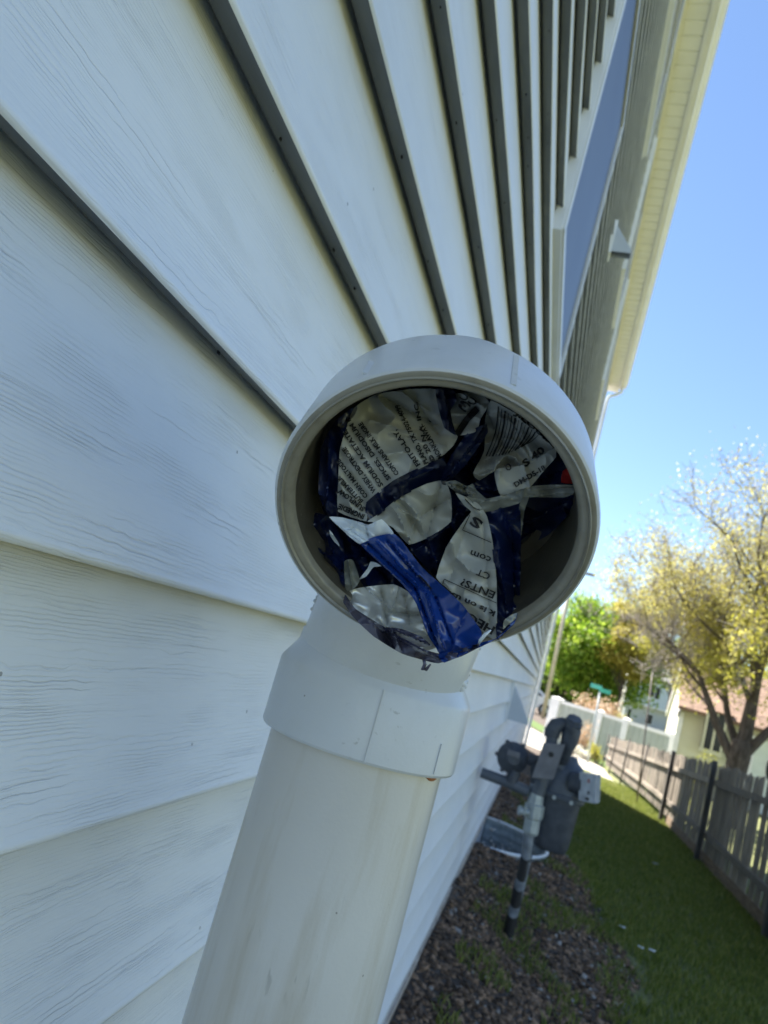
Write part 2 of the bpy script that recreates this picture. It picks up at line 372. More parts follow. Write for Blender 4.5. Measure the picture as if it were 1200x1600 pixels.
gp = [(GX0 + .004, EZ + .11), (GX0 + .004, EZ - .012), (GX0 + .030, EZ - .020), (GX0 + .075, EZ - .020), (GX0 + .090, EZ + .005), (GX0 + .118, EZ + .030), (GX1, EZ + .060), (GX1, EZ + .095), (GX1 + .010, EZ + .100), (GX1 + .010, EZ + .112), (GX1 - .006, EZ + .112)]
vs_ = [(x, yy, zz) for yy in (-3, Y_FAR + .12) for x, zz in gp]; n = len(gp)
b.add(vs_, [(i, i + 1, n + i + 1, n + i) for i in range(n - 1)] + [tuple(range(n, 2 * n))])
hp(b.build('gutter', M_CREAM, None))
b = MB().box((GX0 - .020, -3, EZ + .012), (GX0 + .002, Y_FAR + .12, EZ + .16)); hp(b.build('fascia', M_CREAM, None))
# roof
M_ROOF = noisy('asphalt_shingles_grey', (.09, .085, .08), (.16, .15, .14), scale=12, rough=.9, bump=.01)
b = MB(); ov = .14
for sgn, xe in ((1, GX0 + .03), (-1, -9.4)):
    b.add([(xe, -3.3, EZ + .15), (xe, Y_FAR + ov, EZ + .15), (-4.7, Y_FAR + ov, 8.05), (-4.7, -3.3, 8.05), (xe, -3.3, EZ + .19), (xe, Y_FAR + ov, EZ + .19), (-4.7, Y_FAR + ov, 8.09), (-4.7, -3.3, 8.09)],
          [(0, 1, 2, 3), (4, 7, 6, 5), (0, 4, 5, 1), (1, 5, 6, 2), (0, 3, 7, 4)])
hp(b.build('roof', M_ROOF, None))
# downspout at the far corner
b = MB(); dy = Y_FAR + .02
path = [(GX0 + .06, dy, EZ - .01), (GX0 + .055, dy, EZ - .10), (GX0 - .03, dy, EZ - .17), (HX + .085, dy, EZ - .21), (HX + .055, dy, EZ - .27), (HX + .050, dy, EZ - .40), (HX + .05, dy, 2.0), (HX + .05, dy, -1.2)]
b.tube(path, .028, 8); hp(b.build('downspout', M_TRIM, None, sharp=30))
# windows: frames stand proud of the boards
M_GLASS = noisy('window_screen', (.07, .085, .115), (.10, .12, .155), scale=2, rough=.38, spec=.4, stretch=(1, 1, 1))
M_SHADEGLASS = noisy('dark_glass', (.012, .016, .02), (.03, .035, .045), scale=2, rough=.15, spec=.25)
def window(y0, y1, z0, z1, proud=.030, fw=.024, glass=M_GLASS, rail=True):
    x1 = HX + proud; mb = MB()
    mb.box((HX - .02, y0, z0), (x1, y0 + fw, z1), .003); mb.box((HX - .02, y1 - fw, z0), (x1, y1, z1), .003)
    mb.box((HX - .02, y0 + fw, z0), (x1 - .001, y1 - fw, z0 + fw), .003); mb.box((HX - .02, y0 + fw, z1 - fw), (x1 - .001, y1 - fw, z1), .003)
    fr = hp(mb.build('window', M_TRIM, None))
    q = lambda m_, nm, mt: link(nm, m_.build(nm, mt).data, None) 
    gl = MB().box((HX - .015, y0 + fw - .002, z0 + fw - .002), (x1 - .010, y1 - fw + .002, z1 - fw + .002)).build('pane', glass, fr)
    ch = MB().box((HX - .018, y0 - .010, z0 - .010), (HX + .006, y0 - .0005, z1 + .02), .002)
    ch.box((HX - .018, y0 - .0005, z0 - .010), (HX + .006, y1 + .01, z0 - .0005), .002).build('channel', M_TRIM, fr)
    if rail:
        MB().box((x1 - .012, y0 + fw, (z0 + z1) / 2 - .015), (x1 - .004, y1 - fw, (z0 + z1) / 2 + .015), .002).build('sash_rail', M_TRIM, fr)
    return fr
window(1.40, 2.21, .968, 1.955, proud=.012, rail=False)
window(2.4, 4.35, 3.62, 4.95, glass=M_SHADEGLASS)
window(5.7, 6.75, 3.62, 4.95, glass=M_SHADEGLASS)
window(8.0, 9.3, 3.62, 4.95, glass=M_SHADEGLASS)
# hood vents on the wall
M_CAST_V = flat('grey_grille', (.16, .17, .18), rough=.6)
def hood(y, z, w=.17, h=.17, d=.10):
    x0 = HX + .004
    mb = MB(); mb.add([(x0, y - w / 2, z + h), (x0, y + w / 2, z + h), (x0 + d, y + w / 2, z + .02), (x0 + d, y - w / 2, z + .02), (x0, y - w / 2, z), (x0, y + w / 2, z), (x0 + d, y + w / 2, z), (x0 + d, y - w / 2, z)],
           [(0, 1, 2, 3), (3, 2, 6, 7), (0, 3, 7, 4), (1, 5, 6, 2)])
    v = hp(mb.build('vent_hood', noisy('blue_grey_plastic_hood', (.44, .48, .54), (.54, .58, .63), scale=6, rough=.45), None))
    m2 = MB().box((HX - .02, y - w / 2 - .015, z - .018), (x0 + .004, y + w / 2 + .015, z + h + .015), .003); m2.build('vent_flange', M_TRIM, v)
    m3 = MB()
    for i in range(6): m3.box((x0 + .012 + i * .014, y - w / 2 + .006, z + .006), (x0 + .016 + i * .014, y + w / 2 - .006, z + .012))
    m3.build('vent_grille', M_CAST_V, v)
hood(3.35, 2.20, .055, .155, .10)
hood(4.6, -.235, .10, .21, .13)

# ------------------------------------------------------------------ the PVC vent pipe
PC = Vector((-.084, .364, 0))
MOUTH = Vector((-.0448, .2080, .0381))
AX = Vector((0.16549223, -0.71116051, -0.68327377)).normalized()      # the way the mouth points: outwards and down
SIDE = Vector((-0.97397597, -0.22665131, 0.0)).normalized(); UPM = SIDE.cross(AX); UPM = UPM if UPM.z > 0 else -UPM
vent = empty('vent_pipe', (PC.x, PC.y, -1.0), 'weathered white plastic vent pipe with downturned open elbow beside the siding', 'pipe')
VL = -Vector((PC.x, PC.y, -1.0))
def vp(o): o.location = Vector(o.location) + VL; o.parent = vent; return o
b = MB(); b.lathe((PC.x, PC.y, -1.15), (0, 0, 1), [(0, .0445), (1.13, .0445), (1.13, .038), (0, .038)], 72); vp(b.build('pipe', M_PIPE, None, sharp=40))
b = MB(); zc = -.053
b.lathe((PC.x, PC.y, zc), (0, 0, 1), [(.003, .0447), (.0, .0455), (.0, .0494), (.0012, .0502), (.032, .0503), (.034, .0498), (.0395, .0463), (.042, .0448), (.044, .0440), (.050, .0436)], 72)
# moulding seam ridges
def ridge(mb, ang, z0, z1, r, w=.0009, h=.0009):
    d = Vector((math.cos(ang), math.sin(ang), 0)); t = Vector((-d.y, d.x, 0))
    mb.obox(Vector((PC.x, PC.y, (z0 + z1) / 2)) + d * r, d * h, t * w, Vector((0, 0, (z1 - z0) / 2)))
ca = math.atan2(-PC.y, -PC.x)
ridge(b, ca + .10, zc + .001, zc + .033, .05025, .0004, .0007); ridge(b, ca + .83, zc + .002, zc + .016, .05015, .0004, .0007)
vp(b.build('collar', M_FIT, None, sharp=28))
# bend: neck rises from the collar and turns over to the mouth
b0 = MOUTH - AX * .036
Rb = .071; cen = b0 - UPM * Rb
pts = []; rad = []
for i in range(0, 25):
    t = math.radians(133 * i / 24); d = UPM * math.cos(t) - AX * math.sin(t); pts.append(cen + d * Rb); rad.append(.0425)
end = pts[-1]; low = Vector((PC.x, PC.y, zc + .040))
for k in (.25, .5, .75, 1.0): pts.append(end.lerp(low, k)); rad.append(.0425 + .0010 * k)
NECK = [pts[i].lerp(pts[i + 1], j / 8) for i in range(18, len(pts) - 1) for j in range(9)]
bn = MB(); bn.tube(pts, rad, 64, caps=False); bn.tube(pts, [r - .005 for r in rad], 64, caps=False)
vp(bn.build('bend', M_FIT, None, sharp=40))
# ragged moulding flash and dried cement along the neck
fl = MB(); rl = random.Random(4)
for sgn in (-1, 1):
    d = RIGHT * sgn; d = Vector((d.x, d.y, 0)); d = (d.normalized() + Vector((-PC.x, -PC.y, 0)).normalized() * .12).normalized()
    for k in range(22):
        zz = zc + .040 + k * .0021; base = min((q_ for q_ in NECK), key=lambda q_: abs(q_.z - zz)).copy(); base.z = zz
        if rl.random() < .35: continue
        p = base + d * (.0424 + rl.uniform(0, .0006)); r = rl.uniform(.0006, .0013)
        fl.lathe(p - Vector((0, 0, r)), (0, 0, 1), [(0, .0001), (r * .5, r * .9), (r * 1.4, r), (r * 2.2, .0001)], 6)
for k in range(7):
    a_ = ca + 1.18 + rl.uniform(-.1, .1); r = rl.uniform(.0014, .0030)
    p = Vector((PC.x + math.cos(a_) * .045, PC.y + math.sin(a_) * .045, zc + .044 + rl.uniform(-.003, .006)))
    fl.lathe(p - Vector((0, 0, r)), (0, 0, 1), [(0, .0001), (r * .5, r * .9), (r * 1.3, r), (r * 2.1, .0001)], 7)
fo_ = vp(fl.build('cement_bead', M_FIT, None)); fo_['kind'] = 'stuff'
# mouth hub
b = MB()
prof = [(-.0400, .0432), (-.0370, .0450), (-.0325, .0486), (-.0300, .0497), (-.0280, .0501), (-.0014, .0501), (-.0004, .0497), (0, .0490)]
b.lathe(MOUTH, AX, prof, 96)
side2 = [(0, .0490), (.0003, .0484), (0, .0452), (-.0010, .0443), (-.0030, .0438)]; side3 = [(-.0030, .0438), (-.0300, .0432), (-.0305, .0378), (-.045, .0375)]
for an, hh, ln in ((.22, .0004, .012), (-.62, .0004, .005)):
    d = UPM * math.cos(an) - SIDE * math.sin(an)
    b.obox(MOUTH - AX * (.0022 + ln) + d * .0501, d * hh, UPM.cross(AX).normalized() * .0008, AX * ln)
vp(b.build('mouth_hub', M_FIT, None, sharp=32))
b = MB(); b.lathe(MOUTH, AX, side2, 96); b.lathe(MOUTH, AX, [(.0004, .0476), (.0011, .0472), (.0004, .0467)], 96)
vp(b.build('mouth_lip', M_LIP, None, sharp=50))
b = MB(); b.lathe(MOUTH, AX, side3, 96); vp(b.build('socket_wall', pvc_material('stained_shaded_socket', (.075, .068, .05), (.13, .115, .085), (.05, .045, .035), stretch=(30, 30, 30), amount=.6), None, sharp=50))  # stain colour deepened to paint in shade inside the mouth
# rust mark under the collar
b = MB(); a_ = ca + 1.02; d = Vector((math.cos(a_), math.sin(a_), 0)); t = Vector((-d.y, d.x, 0))
for k in range(9):
    f = k / 8; b.obox(Vector((PC.x, PC.y, zc - .0008 - .0007 * math.sin(f * 3))) + (d * math.cos((f - .5) * .22) + t * math.sin((f - .5) * .22)) * .0447, d * .0003, t * .0008, Vector((0, 0, .0006 + .0007 * math.sin(f * 3.1))))
vp(b.build('rust_mark', flat('rust', (.35, .13, .04), rough=.8), None))

# ------------------------------------------------------------------ the crumpled chip bag in the mouth
bag = empty('chip_bag', MOUTH, 'crumpled blue and grey foil chip bag stuffed into the open mouth of the vent pipe', 'chip bag')
NAX = -AX
def mp3(px, py, w):        # a photograph point carried to depth w behind the mouth plane
    r = ray(px, py); t = (MOUTH + NAX * w).dot(NAX) / r.dot(NAX); return r * t
def c1(p): return (420 + p[0] / 2.264, 510 + p[1] / 2.264)
def wfun(ctrl, creases, seed, amp):
    C = np.array([c1(p) for p in ctrl]); W = np.array([p[2] for p in ctrl]); off = seed * 13.7
    def f(px, py):
        d2 = (C[:, 0] - px) ** 2 + (C[:, 1] - py) ** 2 + 25.0
        k = 1.0 / d2 ** 1.6; w = float((k * W).sum() / k.sum())
        # crumple: sharp creases where folded noise changes sign, smooth film between them
        wx = noise.noise(Vector((px / 55.0, py / 55.0, off + 3))) * 34; wy = noise.noise(Vector((px / 55.0 + 7, py / 55.0, off + 8))) * 34; ox_, oy_ = px, py; px, py = px + wx, py + wy
        a1 = abs(noise.noise(Vector(((px * .8 + py * .6) / 80.0 + off, (py * .8 - px * .6) / 42.0, seed)))); a2 = abs(noise.noise(Vector((px / 19.0, py / 24.0 + off, seed + 5))))
        w += amp * (.0075 * a1 + .0003 * a2 - .0021); px, py = ox_, oy_
        for (x0, y0, x1, y1, a, wd) in creases:
            (x0, y0), (x1, y1) = c1((x0, y0)), c1((x1, y1)); dx, dy = x1 - x0, y1 - y0; L2 = dx * dx + dy * dy
            tt = max(0, min(1, ((px - x0) * dx + (py - y0) * dy) / L2)); dd = math.hypot(px - x0 - tt * dx, py - y0 - tt * dy)
            w += a * math.exp(-dd / (wd / 2.264))
        return w
    return f
def cr_smooth(P, n=4):
    out = []; m = len(P)
    for i in range(m):
        a, b_, c, d = [Vector((P[(i + k) % m][0], P[(i + k) % m][1])) for k in (-1, 0, 1, 2)]
        for j in range(n):
            t = j / n
            # softened corner: blend of linear and Catmull-Rom
            cr = .5 * ((2 * b_) + (c - a) * t + (2 * a - 5 * b_ + 4 * c - d) * t * t + (3 * b_ - a - 3 * c + d) * t ** 3)
            out.append(cr.lerp(b_.lerp(c, t), .55))
    return out
SURF = {}
def patch(key, name, mat, poly, creases=(), amp=1.0, step=2.6, parent=bag, extra=()):
    f = wfun(list(poly) + list(extra), creases, len(SURF) + 1, amp); SURF[key] = f
    B = cr_smooth([c1(p) for p in poly]); nB = len(B)
    xs = [p.x for p in B]; ys = [p.y for p in B]; pts2 = list(B)
    def inside(x, y):
        c = False; j = nB - 1
        for i in range(nB):
            if (B[i].y > y) != (B[j].y > y) and x < (B[j].x - B[i].x) * (y - B[i].y) / (B[j].y - B[i].y) + B[i].x: c = not c
            j = i
        return c
    y = min(ys)
    while y < max(ys):
        x = min(xs)
        while x < max(xs):
            jx, jy = x + U(-.7, .7), y + U(-.7, .7)
            if inside(jx, jy): pts2.append(Vector((jx, jy)))
            x += step
        y += step
    vv, ee, ff, *_ = delaunay_2d_cdt(pts2, [(i, (i + 1) % nB) for i in range(nB)], [], 0, 1e-5)
    tri = []
    for t in ff:
        cx = sum(vv[i].x for i in t) / 3; cy = sum(vv[i].y for i in t) / 3
        if inside(cx, cy): tri.append(tuple(t))
    V3 = [tuple(mp3(v.x, v.y, f(v.x, v.y)) - MOUTH) for v in vv]
    me = mesh_np(name, V3, tri, True); me.set_sharp_from_angle(angle=math.radians(32))
    return link(name, me, mat, parent)

# dark crumpled film filling the pipe behind everything
b = MB(); RR, NN = 26, 90
vsb = []
for i in range(RR + 1):
    for k in range(NN):
        r = .0412 * i / RR; q = 2 * math.pi * k / NN
        u, v = r * math.cos(q), r * math.sin(q); p = Vector((u * 130, v * 130, 3.3)); vo = noise.voronoi(p)[0]
        w = .038 - .016 * (vo[1] - vo[0]) + .010 * noise.noise(Vector((u * 60, v * 60, 9))) + (.004 * i / RR)
        vsb.append(SIDE * u + UPM * v + NAX * w)
fs = []
for i in range(RR):
    for k in range(NN): fs.append((i * NN + k, i * NN + (k + 1) % NN, (i + 1) * NN + (k + 1) % NN, (i + 1) * NN + k))
me = mesh_np('inner_film', vsb, fs, True); me.set_sharp_from_angle(angle=math.radians(35)); link('inner_film', me, M_NAVY, bag)

patch('left', 'blue_fold', M_NAVY, [(175, 590, .014), (185, 430, .020), (235, 335, .024), (300, 285, .026), (262, 400, .022), (252, 560, .018), (246, 672, .014), (213, 674, .010)], [(215, 400, 205, 650, -.003, 10)])
patch('lowleft', 'blue_fold', M_NAVY, [(150, 830, .012), (132, 740, .016), (165, 660, .018), (215, 676, .012), (262, 760, .014), (272, 860, .010), (277, 930, .006), (240, 942, .004), (180, 890, .008)], [(150, 760, 270, 880, -.003, 8), (200, 700, 190, 900, .003, 9), (230, 800, 150, 850, -.002, 5)], amp=1.6)
patch('right', 'blue_fold', M_NAVY, [(885, 625, .026), (905, 600, .026), (1078, 598, .022), (1066, 660, .024), (985, 740, .030), (890, 782, .032)], [(900, 700, 1070, 610, .002, 8)])
patch('rightup', 'blue_fold', M_NAVY, [(925, 568, .024), (960, 510, .025), (1015, 440, .024), (1058, 480, .020), (1080, 560, .020)], [(960, 540, 1060, 500, .002, 8)])
patch('red', 'red_patch', M_RED, [(1040, 512, .0185), (1062, 500, .0185), (1076, 530, .018), (1074, 556, .018), (1034, 552, .0185)], amp=.6)
patch('under', 'inner_fold', M_NAVY, [(120, 640, 0.0310), (245, 640, 0.0250), (345, 700, 0.0230), (430, 745, 0.0190), (520, 850, 0.0180), (560, 960, 0.0160), (470, 960, 0.0150), (330, 960, 0.0135), (240, 945, 0.0135), (160, 880, 0.0170), (118, 760, 0.0270)], [(300, 760, 420, 900, .004, 10), (260, 700, 350, 920, -.003, 8)], amp=1.8)
patch('ingr', 'label_panel', M_LABEL, [(300, 290, .026), (380, 240, .028), (500, 222, .030), (590, 222, .030), (602, 290, .029), (620, 350, .027), (668, 388, .025), (650, 425, .024), (600, 470, .022), (530, 505, .019), (440, 550, .015), (350, 628, .011), (345, 690, .009), (245, 655, .011), (245, 560, .014), (252, 430, .019)],
      [(380, 240, 600, 350, .003, 14), (460, 225, 560, 300, -.0022, 10), (360, 330, 520, 380, -.002, 10), (300, 480, 400, 590, -.001, 8), (520, 260, 600, 380, .0025, 12), (430, 380, 620, 420, -.0015, 6)], amp=1.1)
patch('topblue', 'blue_fold', M_NAVY, [(590, 222, .029), (655, 226, .028), (664, 262, .026), (642, 300, .026), (648, 345, .024), (662, 386, .022), (620, 358, .025), (600, 290, .027)], [(620, 230, 640, 370, -.003, 9)])
patch('toplabel', 'label_panel', M_LABEL, [(650, 240, .026), (740, 232, .026), (782, 272, .024), (750, 325, .022), (735, 372, .020), (668, 386, .022), (648, 332, .024), (642, 290, .025)], [(655, 385, 735, 285, .006, 12), (700, 240, 770, 300, -.002, 8)])
patch('band', 'blue_band', M_NAVY, [(345, 622, .0105), (440, 545, .0145), (530, 500, .018), (615, 466, .020), (640, 520, .020), (625, 552, .020), (560, 562, .018), (470, 602, .0145), (390, 668, .011), (345, 690, .009)], [(460, 545, 470, 600, -.002, 5), (380, 590, 420, 650, .001, 8), (440, 560, 600, 500, -.0022, 12)], amp=1.3)
patch('mid', 'label_panel', M_LABEL, [(348, 690, .0090), (390, 662, .011), (470, 598, .0145), (560, 556, .018), (622, 545, .020), (645, 600, .021), (645, 690, .019), (575, 742, .016), (495, 772, .012), (440, 712, .010), (400, 694, .009)],
      [(455, 640, 520, 680, -.003, 7), (520, 680, 495, 770, -.0025, 6), (520, 680, 640, 610, .003, 12), (470, 600, 540, 740, .0018, 8), (610, 560, 560, 740, .0025, 12)], amp=1.5)
patch('midblue', 'blue_fold', M_NAVY, [(495, 770, .0125), (575, 740, .0165), (645, 688, .0195), (652, 560, .024), (700, 600, .026), (690, 690, .026), (640, 760, .024), (598, 885, .018), (560, 856, .014), (520, 812, .012)], [(520, 790, 640, 710, -.003, 8), (600, 880, 660, 640, .004, 12), (560, 750, 600, 850, -.002, 8)], amp=1.5)
patch('ridge', 'blue_ridge', M_NAVY, [(770, 345, .022), (775, 375, .020), (742, 425, .017), (692, 495, .015), (625, 562, .017), (608, 545, .018), (645, 455, .019), (705, 375, .021), (740, 355, .022)], [(760, 355, 625, 545, -.006, 11), (745, 400, 640, 520, .002, 5)], amp=1.0)
patch('barcode', 'label_panel', M_LABEL, [(785, 262, .023), (850, 295, .022), (910, 330, .020), (960, 380, .019), (1004, 428, .019), (985, 455, .019), (930, 484, .019), (800, 512, .018), (745, 545, .019), (722, 520, .020), (762, 440, .024), (765, 330, .025)],
      [(770, 300, 830, 420, .003, 9), (760, 470, 900, 400, -.0028, 9), (820, 300, 800, 510, -.002, 7), (740, 520, 860, 480, .003, 7), (860, 330, 930, 470, .002, 8)], amp=2.0)
patch('dm', 'label_panel', M_LABEL, [(798, 508, .0165), (880, 495, .0160), (930, 478, .0165), (1010, 430, .0175), (1016, 462, .0175), (965, 520, .0165), (922, 570, .0155), (820, 600, .0155)], [(900, 490, 925, 565, -.002, 7)])
patch('tri', 'blue_fold', M_NAVY, [(718, 560, .0175), (800, 506, .0190), (822, 597, .0175), (735, 596, .0175)], [(730, 570, 820, 585, -.002, 4)])
patch('film', 'milky_strip', M_CLEAR, [(700, 600, .015), (745, 612, .0145), (820, 600, .014), (925, 566, .0135), (1000, 560, .015), (1082, 562, .017), (1078, 592, .017), (1040, 606, .016), (905, 604, .013), (885, 626, .0135), (760, 658, .014)], [(930, 575, 1075, 572, -.0015, 3), (920, 597, 1070, 598, -.0013, 3), (740, 620, 880, 610, -.001, 6), (905, 560, 885, 700, -.002, 5)], amp=1.2)
patch('tail', 'milky_strip', M_CLEAR, [(905, 590, .0125), (922, 600, .0125), (905, 650, .014), (893, 745, .016), (880, 700, .015), (887, 630, .0135)], amp=.6)
patch('knot', 'milky_strip', M_CLEAR, [(622, 552, .016), (660, 545, .014), (700, 565, .013), (722, 556, .013), (735, 580, .013), (770, 612, .0135), (740, 630, .0135), (700, 598, .014), (660, 585, .015)], [(640, 560, 720, 600, -.003, 4), (690, 560, 700, 600, .002, 3), (660, 560, 740, 590, .002, 3)], amp=2.4)
patch('lowright', 'blue_fold', M_NAVY, [(760, 655, .0155), (885, 625, .0150), (892, 780, .016), (888, 950, .012), (880, 1018, .005), (845, 1068, .001), (805, 1112, -.002), (800, 900, .010), (786, 750, .014)], [(830, 660, 860, 760, -.0025, 4), (860, 760, 870, 960, .003, 9), (810, 800, 850, 1040, -.0032, 9)], amp=1.4)
patch('text', 'text_panel', M_LABEL, [(660, 588, .0145), (700, 605, .0135), (742, 628, .0130), (772, 672, .0125), (792, 762, .0110), (806, 900, .0065), (806, 1105, -.0015), (760, 1085, -.0005), (702, 1012, .0025), (640, 935, .0060), (592, 888, .0085), (628, 780, .0115), (690, 688, .0130), (716, 656, .0132), (690, 632, .0138)],
      [(690, 610, 745, 665, -.002, 5), (700, 700, 640, 900, .0014, 14), (760, 700, 780, 1050, .0015, 10)], amp=.55)
patch('fold', 'bright_fold', M_BLUE, [(322, 768, .0035), (380, 742, .0030), (440, 732, .0030), (474, 762, .0025), (540, 850, .0005), (620, 922, -.0020), (692, 992, -.0045), (752, 1078, -.0075), (745, 1124, -.0090), (612, 1162, -.0110), (590, 1135, -.0105), (562, 1090, -.0090), (522, 980, -.0050), (470, 910, -.0015), (398, 842, .0015)],
      [(380, 760, 560, 950, -.0016, 4), (560, 950, 620, 1140, -.0020, 4), (352, 770, 520, 930, .0018, 4), (520, 930, 595, 1130, .0022, 4), (420, 760, 590, 960, .0012, 3.5), (590, 960, 650, 1120, .0016, 4), (440, 770, 560, 920, -.0016, 4), (330, 772, 500, 930, -.0012, 3), (700, 1010, 640, 1140, .0008, 8)], amp=.35, step=1.9)
patch('strip', 'white_fold', M_WHITE_FILM, [(213, 674, .0065), (262, 676, .0060), (330, 694, .0050), (352, 702, .0050), (398, 682, .0045), (424, 706, .0038), (442, 734, .0030), (380, 744, .0030), (322, 770, .0035), (290, 748, .0045), (262, 722, .0058)],
      [(225, 690, 330, 765, -.0015, 4), (340, 690, 352, 745, .0022, 5), (300, 690, 370, 742, -.0012, 4), (270, 720, 300, 712, .001, 3)], amp=1.2, step=1.9)
patch('silver', 'silver_lining', M_SILVER, [(256, 942, .0050), (335, 922, .0060), (440, 912, .0065), (492, 938, .0050), (522, 982, .0015), (562, 1092, -.0045), (592, 1136, -.0070), (540, 1150, -.0070), (470, 1110, -.0060), (400, 1060, -.0045), (300, 1002, -.0005)],
      [(340, 925, 430, 1000, -.003, 8), (400, 940, 420, 1055, .004, 9), (420, 1010, 530, 1020, .003, 8), (420, 1055, 560, 1095, -.003, 8), (460, 920, 440, 1000, -.0025, 6), (480, 950, 500, 1050, .002, 6)], amp=.45, step=1.9)
patch('pocket', 'purple_film', M_PURPLE, [(412, 1064, -.0060), (470, 1070, -.0062), (540, 1098, -.0080), (575, 1130, -.0095), (520, 1134, -.0090), (455, 1100, -.0075)], [(430, 1070, 570, 1128, -.002, 5)], amp=1.5)
patch('outer', 'purple_film', M_PURPLE, [(246, 944, .0030), (272, 950, .0010), (308, 1000, -.0030), (400, 1058, -.0065), (470, 1100, -.0085), (545, 1140, -.0110), (612, 1158, -.0125), (742, 1122, -.0100), (738, 1138, -.0100), (680, 1168, -.0120), (600, 1192, -.0128), (545, 1180, -.0120), (470, 1158, -.0105), (372, 1098, -.0075), (300, 1030, -.0040), (262, 975, -.0010)],
      [(270, 960, 400, 1075, -.002, 5), (400, 1075, 600, 1175, -.0025, 5), (620, 1160, 735, 1130, .0015, 4)], amp=1.6, step=1.9)
patch('tip', 'blue_fold', M_BLUE, [(600, 1160, -.0122), (680, 1142, -.0110), (748, 1118, -.0095), (800, 1106, -.0050), (845, 1068, -.0015), (870, 1022, .001), (880, 1016, .001), (868, 1052, -.001), (820, 1096, -.0040), (770, 1124, -.0080), (700, 1156, -.0115), (620, 1190, -.0132)], [(610, 1175, 760, 1125, .0015, 4)], amp=.8)
patch('strut', 'milky_strip', M_CLEAR, [(266, 832, .0075), (298, 826, .0080), (322, 898, .0070), (300, 930, .0060), (272, 934, .0055)], [(282, 830, 295, 925, -.0015, 4)], amp=1.0, step=1.9)
patch('shard', 'white_sliver', M_WHITE_FILM, [(318, 896, .0070), (348, 858, .0075), (360, 832, .0075), (380, 836, .0075), (398, 848, .0065), (370, 852, .0070), (345, 884, .0070)], amp=.8, step=1.5)
patch('corner', 'milky_strip', M_CLEAR, [(832, 1040, -.0025), (858, 1020, -.0010), (878, 1014, -.0006), (872, 1036, -.0010), (846, 1056, -.0025), (828, 1072, -.0040)], amp=1.0, step=1.5)
patch('lefthi', 'white_sliver', M_WHITE_FILM, [(214, 720, .0088), (224, 730, .0086), (246, 765, .0084), (250, 778, .0084), (232, 762, .0086), (218, 742, .0088)], amp=.6, step=1.5)
def wire(name, mat, pts_, r):
    mb = MB(); mb.tube([mp3(*c1((x, y)), w) - MOUTH for x, y, w in pts_], r, 8); return mb.build(name, mat, bag)
wire('torn_corner', M_WHITE_FILM, [(738, 1132, -.0110), (750, 1108, -.0118), (765, 1090, -.0118), (786, 1074, -.0105)], [.0002, .0006, .0006, .0002])
wire('torn_edge', M_PURPLE, [(548, 1178, -.0120), (552, 1196, -.0128), (545, 1212, -.0132), (556, 1214, -.0130), (572, 1196, -.0126)], [.0005, .0006, .0007, .0006, .0003])

# printed lettering, laid on the folded film
def text_print(key, s, p0, p1, h, flip=False, bold=0.0, off=.0009, cond=1.0, name='lettering'):
    cu = bpy.data.curves.new('lettering', 'FONT'); cu.body = s; cu.size = 1.0; cu.resolution_u = 2; cu.offset = bold
    o = bpy.data.objects.new('lettering', cu); COL.objects.link(o)
    dg = bpy.context.evaluated_depsgraph_get(); me = bpy.data.meshes.new_from_object(o.evaluated_get(dg)); bpy.data.objects.remove(o)
    bm = bmesh.new(); bm.from_mesh(me); bmesh.ops.triangulate(bm, faces=bm.faces[:])
    bmesh.ops.subdivide_edges(bm, edges=[e for e in bm.edges if e.calc_length() > .25], cuts=1)
    bm.to_mesh(me); bm.free()
    co = np.array([v.co[:] for v in me.vertices]);
    if not len(co): return
    W = co[:, 0].max(); P0 = np.array(p0, float); P1 = np.array(p1, float); L = np.linalg.norm(P1 - P0); r = (P1 - P0) / L; dn = np.array([-r[1], r[0]])
    f = SURF[key]
    for v in me.vertices:
        sx = v.co.x / W * L; sy = -v.co.y * h / .72
        px, py = P0 + r * sx + dn * sy
        v.co = mp3(px, py, f(px, py) - off) - MOUTH
    me.update(); return link(name, me, M_INK, bag)
def r1(x, y): return (500 + x / 5.4545, 590 + y / 5.4545)
def r3(x, y): return (470 + x / 3.4286, 780 + y / 3.4286)
def r2(x, y): return (680 + x / 5.217, 590 + y / 5.217)
for s, a, bb, h in (('INGREDIE', (385, 1170), (165, 1075), 9), ('SUNFLOW', (388, 1110), (172, 945), 8.5), ('BUTTERMILK', (372, 1050), (165, 835), 8), ('CORN MALTODE', (410, 1010), (165, 690), 8),
                    ('WHEY, DEXTROSE', (478, 965), (215, 590), 8), ('SODIUM ACETATE, M', (540, 915), (180, 380), 8), ('SPICES, DISODIUM IN', (605, 860), (228, 310), 8), ('CONTAINS MILK INGRE', (675, 818), (355, 375), 8)):
    text_print('ingr', s, r1(*a), r1(*bb), h * .9, bold=.042)
for s, a, bb, h in (('FRITO-LAY,', (858, 742), (650, 440), 8.5), ('PLANO, TX 75024-4099', (925, 728), (670, 225), 8), ('\u00a9 20', (985, 708), (905, 560), 8), ('N.A. INC.', (905, 545), (828, 205), 7), ('MONKLAWAY', (1045, 680), (880, 395), 8.5)):
    text_print('ingr', s, r1(*a), r1(*bb), h * .9, bold=.040)
for s, a, bb, h in (('IS ON US.', (0, 0), (0, 0), 0),) [:0]: pass
text_print('text', 'k is on us.', r3(1046, 604), r3(796, 492), 8.5, bold=.042)
text_print('text', 'ENTS?', r3(1048, 500), r3(866, 424), 11.5, bold=.020)
text_print('text', 'CT', r3(1020, 402), r3(950, 372), 10.5, bold=.016)
text_print('text', 'com', r3(1024, 312), r3(914, 272), 11, bold=.016)
text_print('text', 'S', r3(978, 122), r3(925, 88), 15, bold=.04)
text_print('text', 'HEC', r3(1046, 690), r3(905, 610), 13, bold=.035)
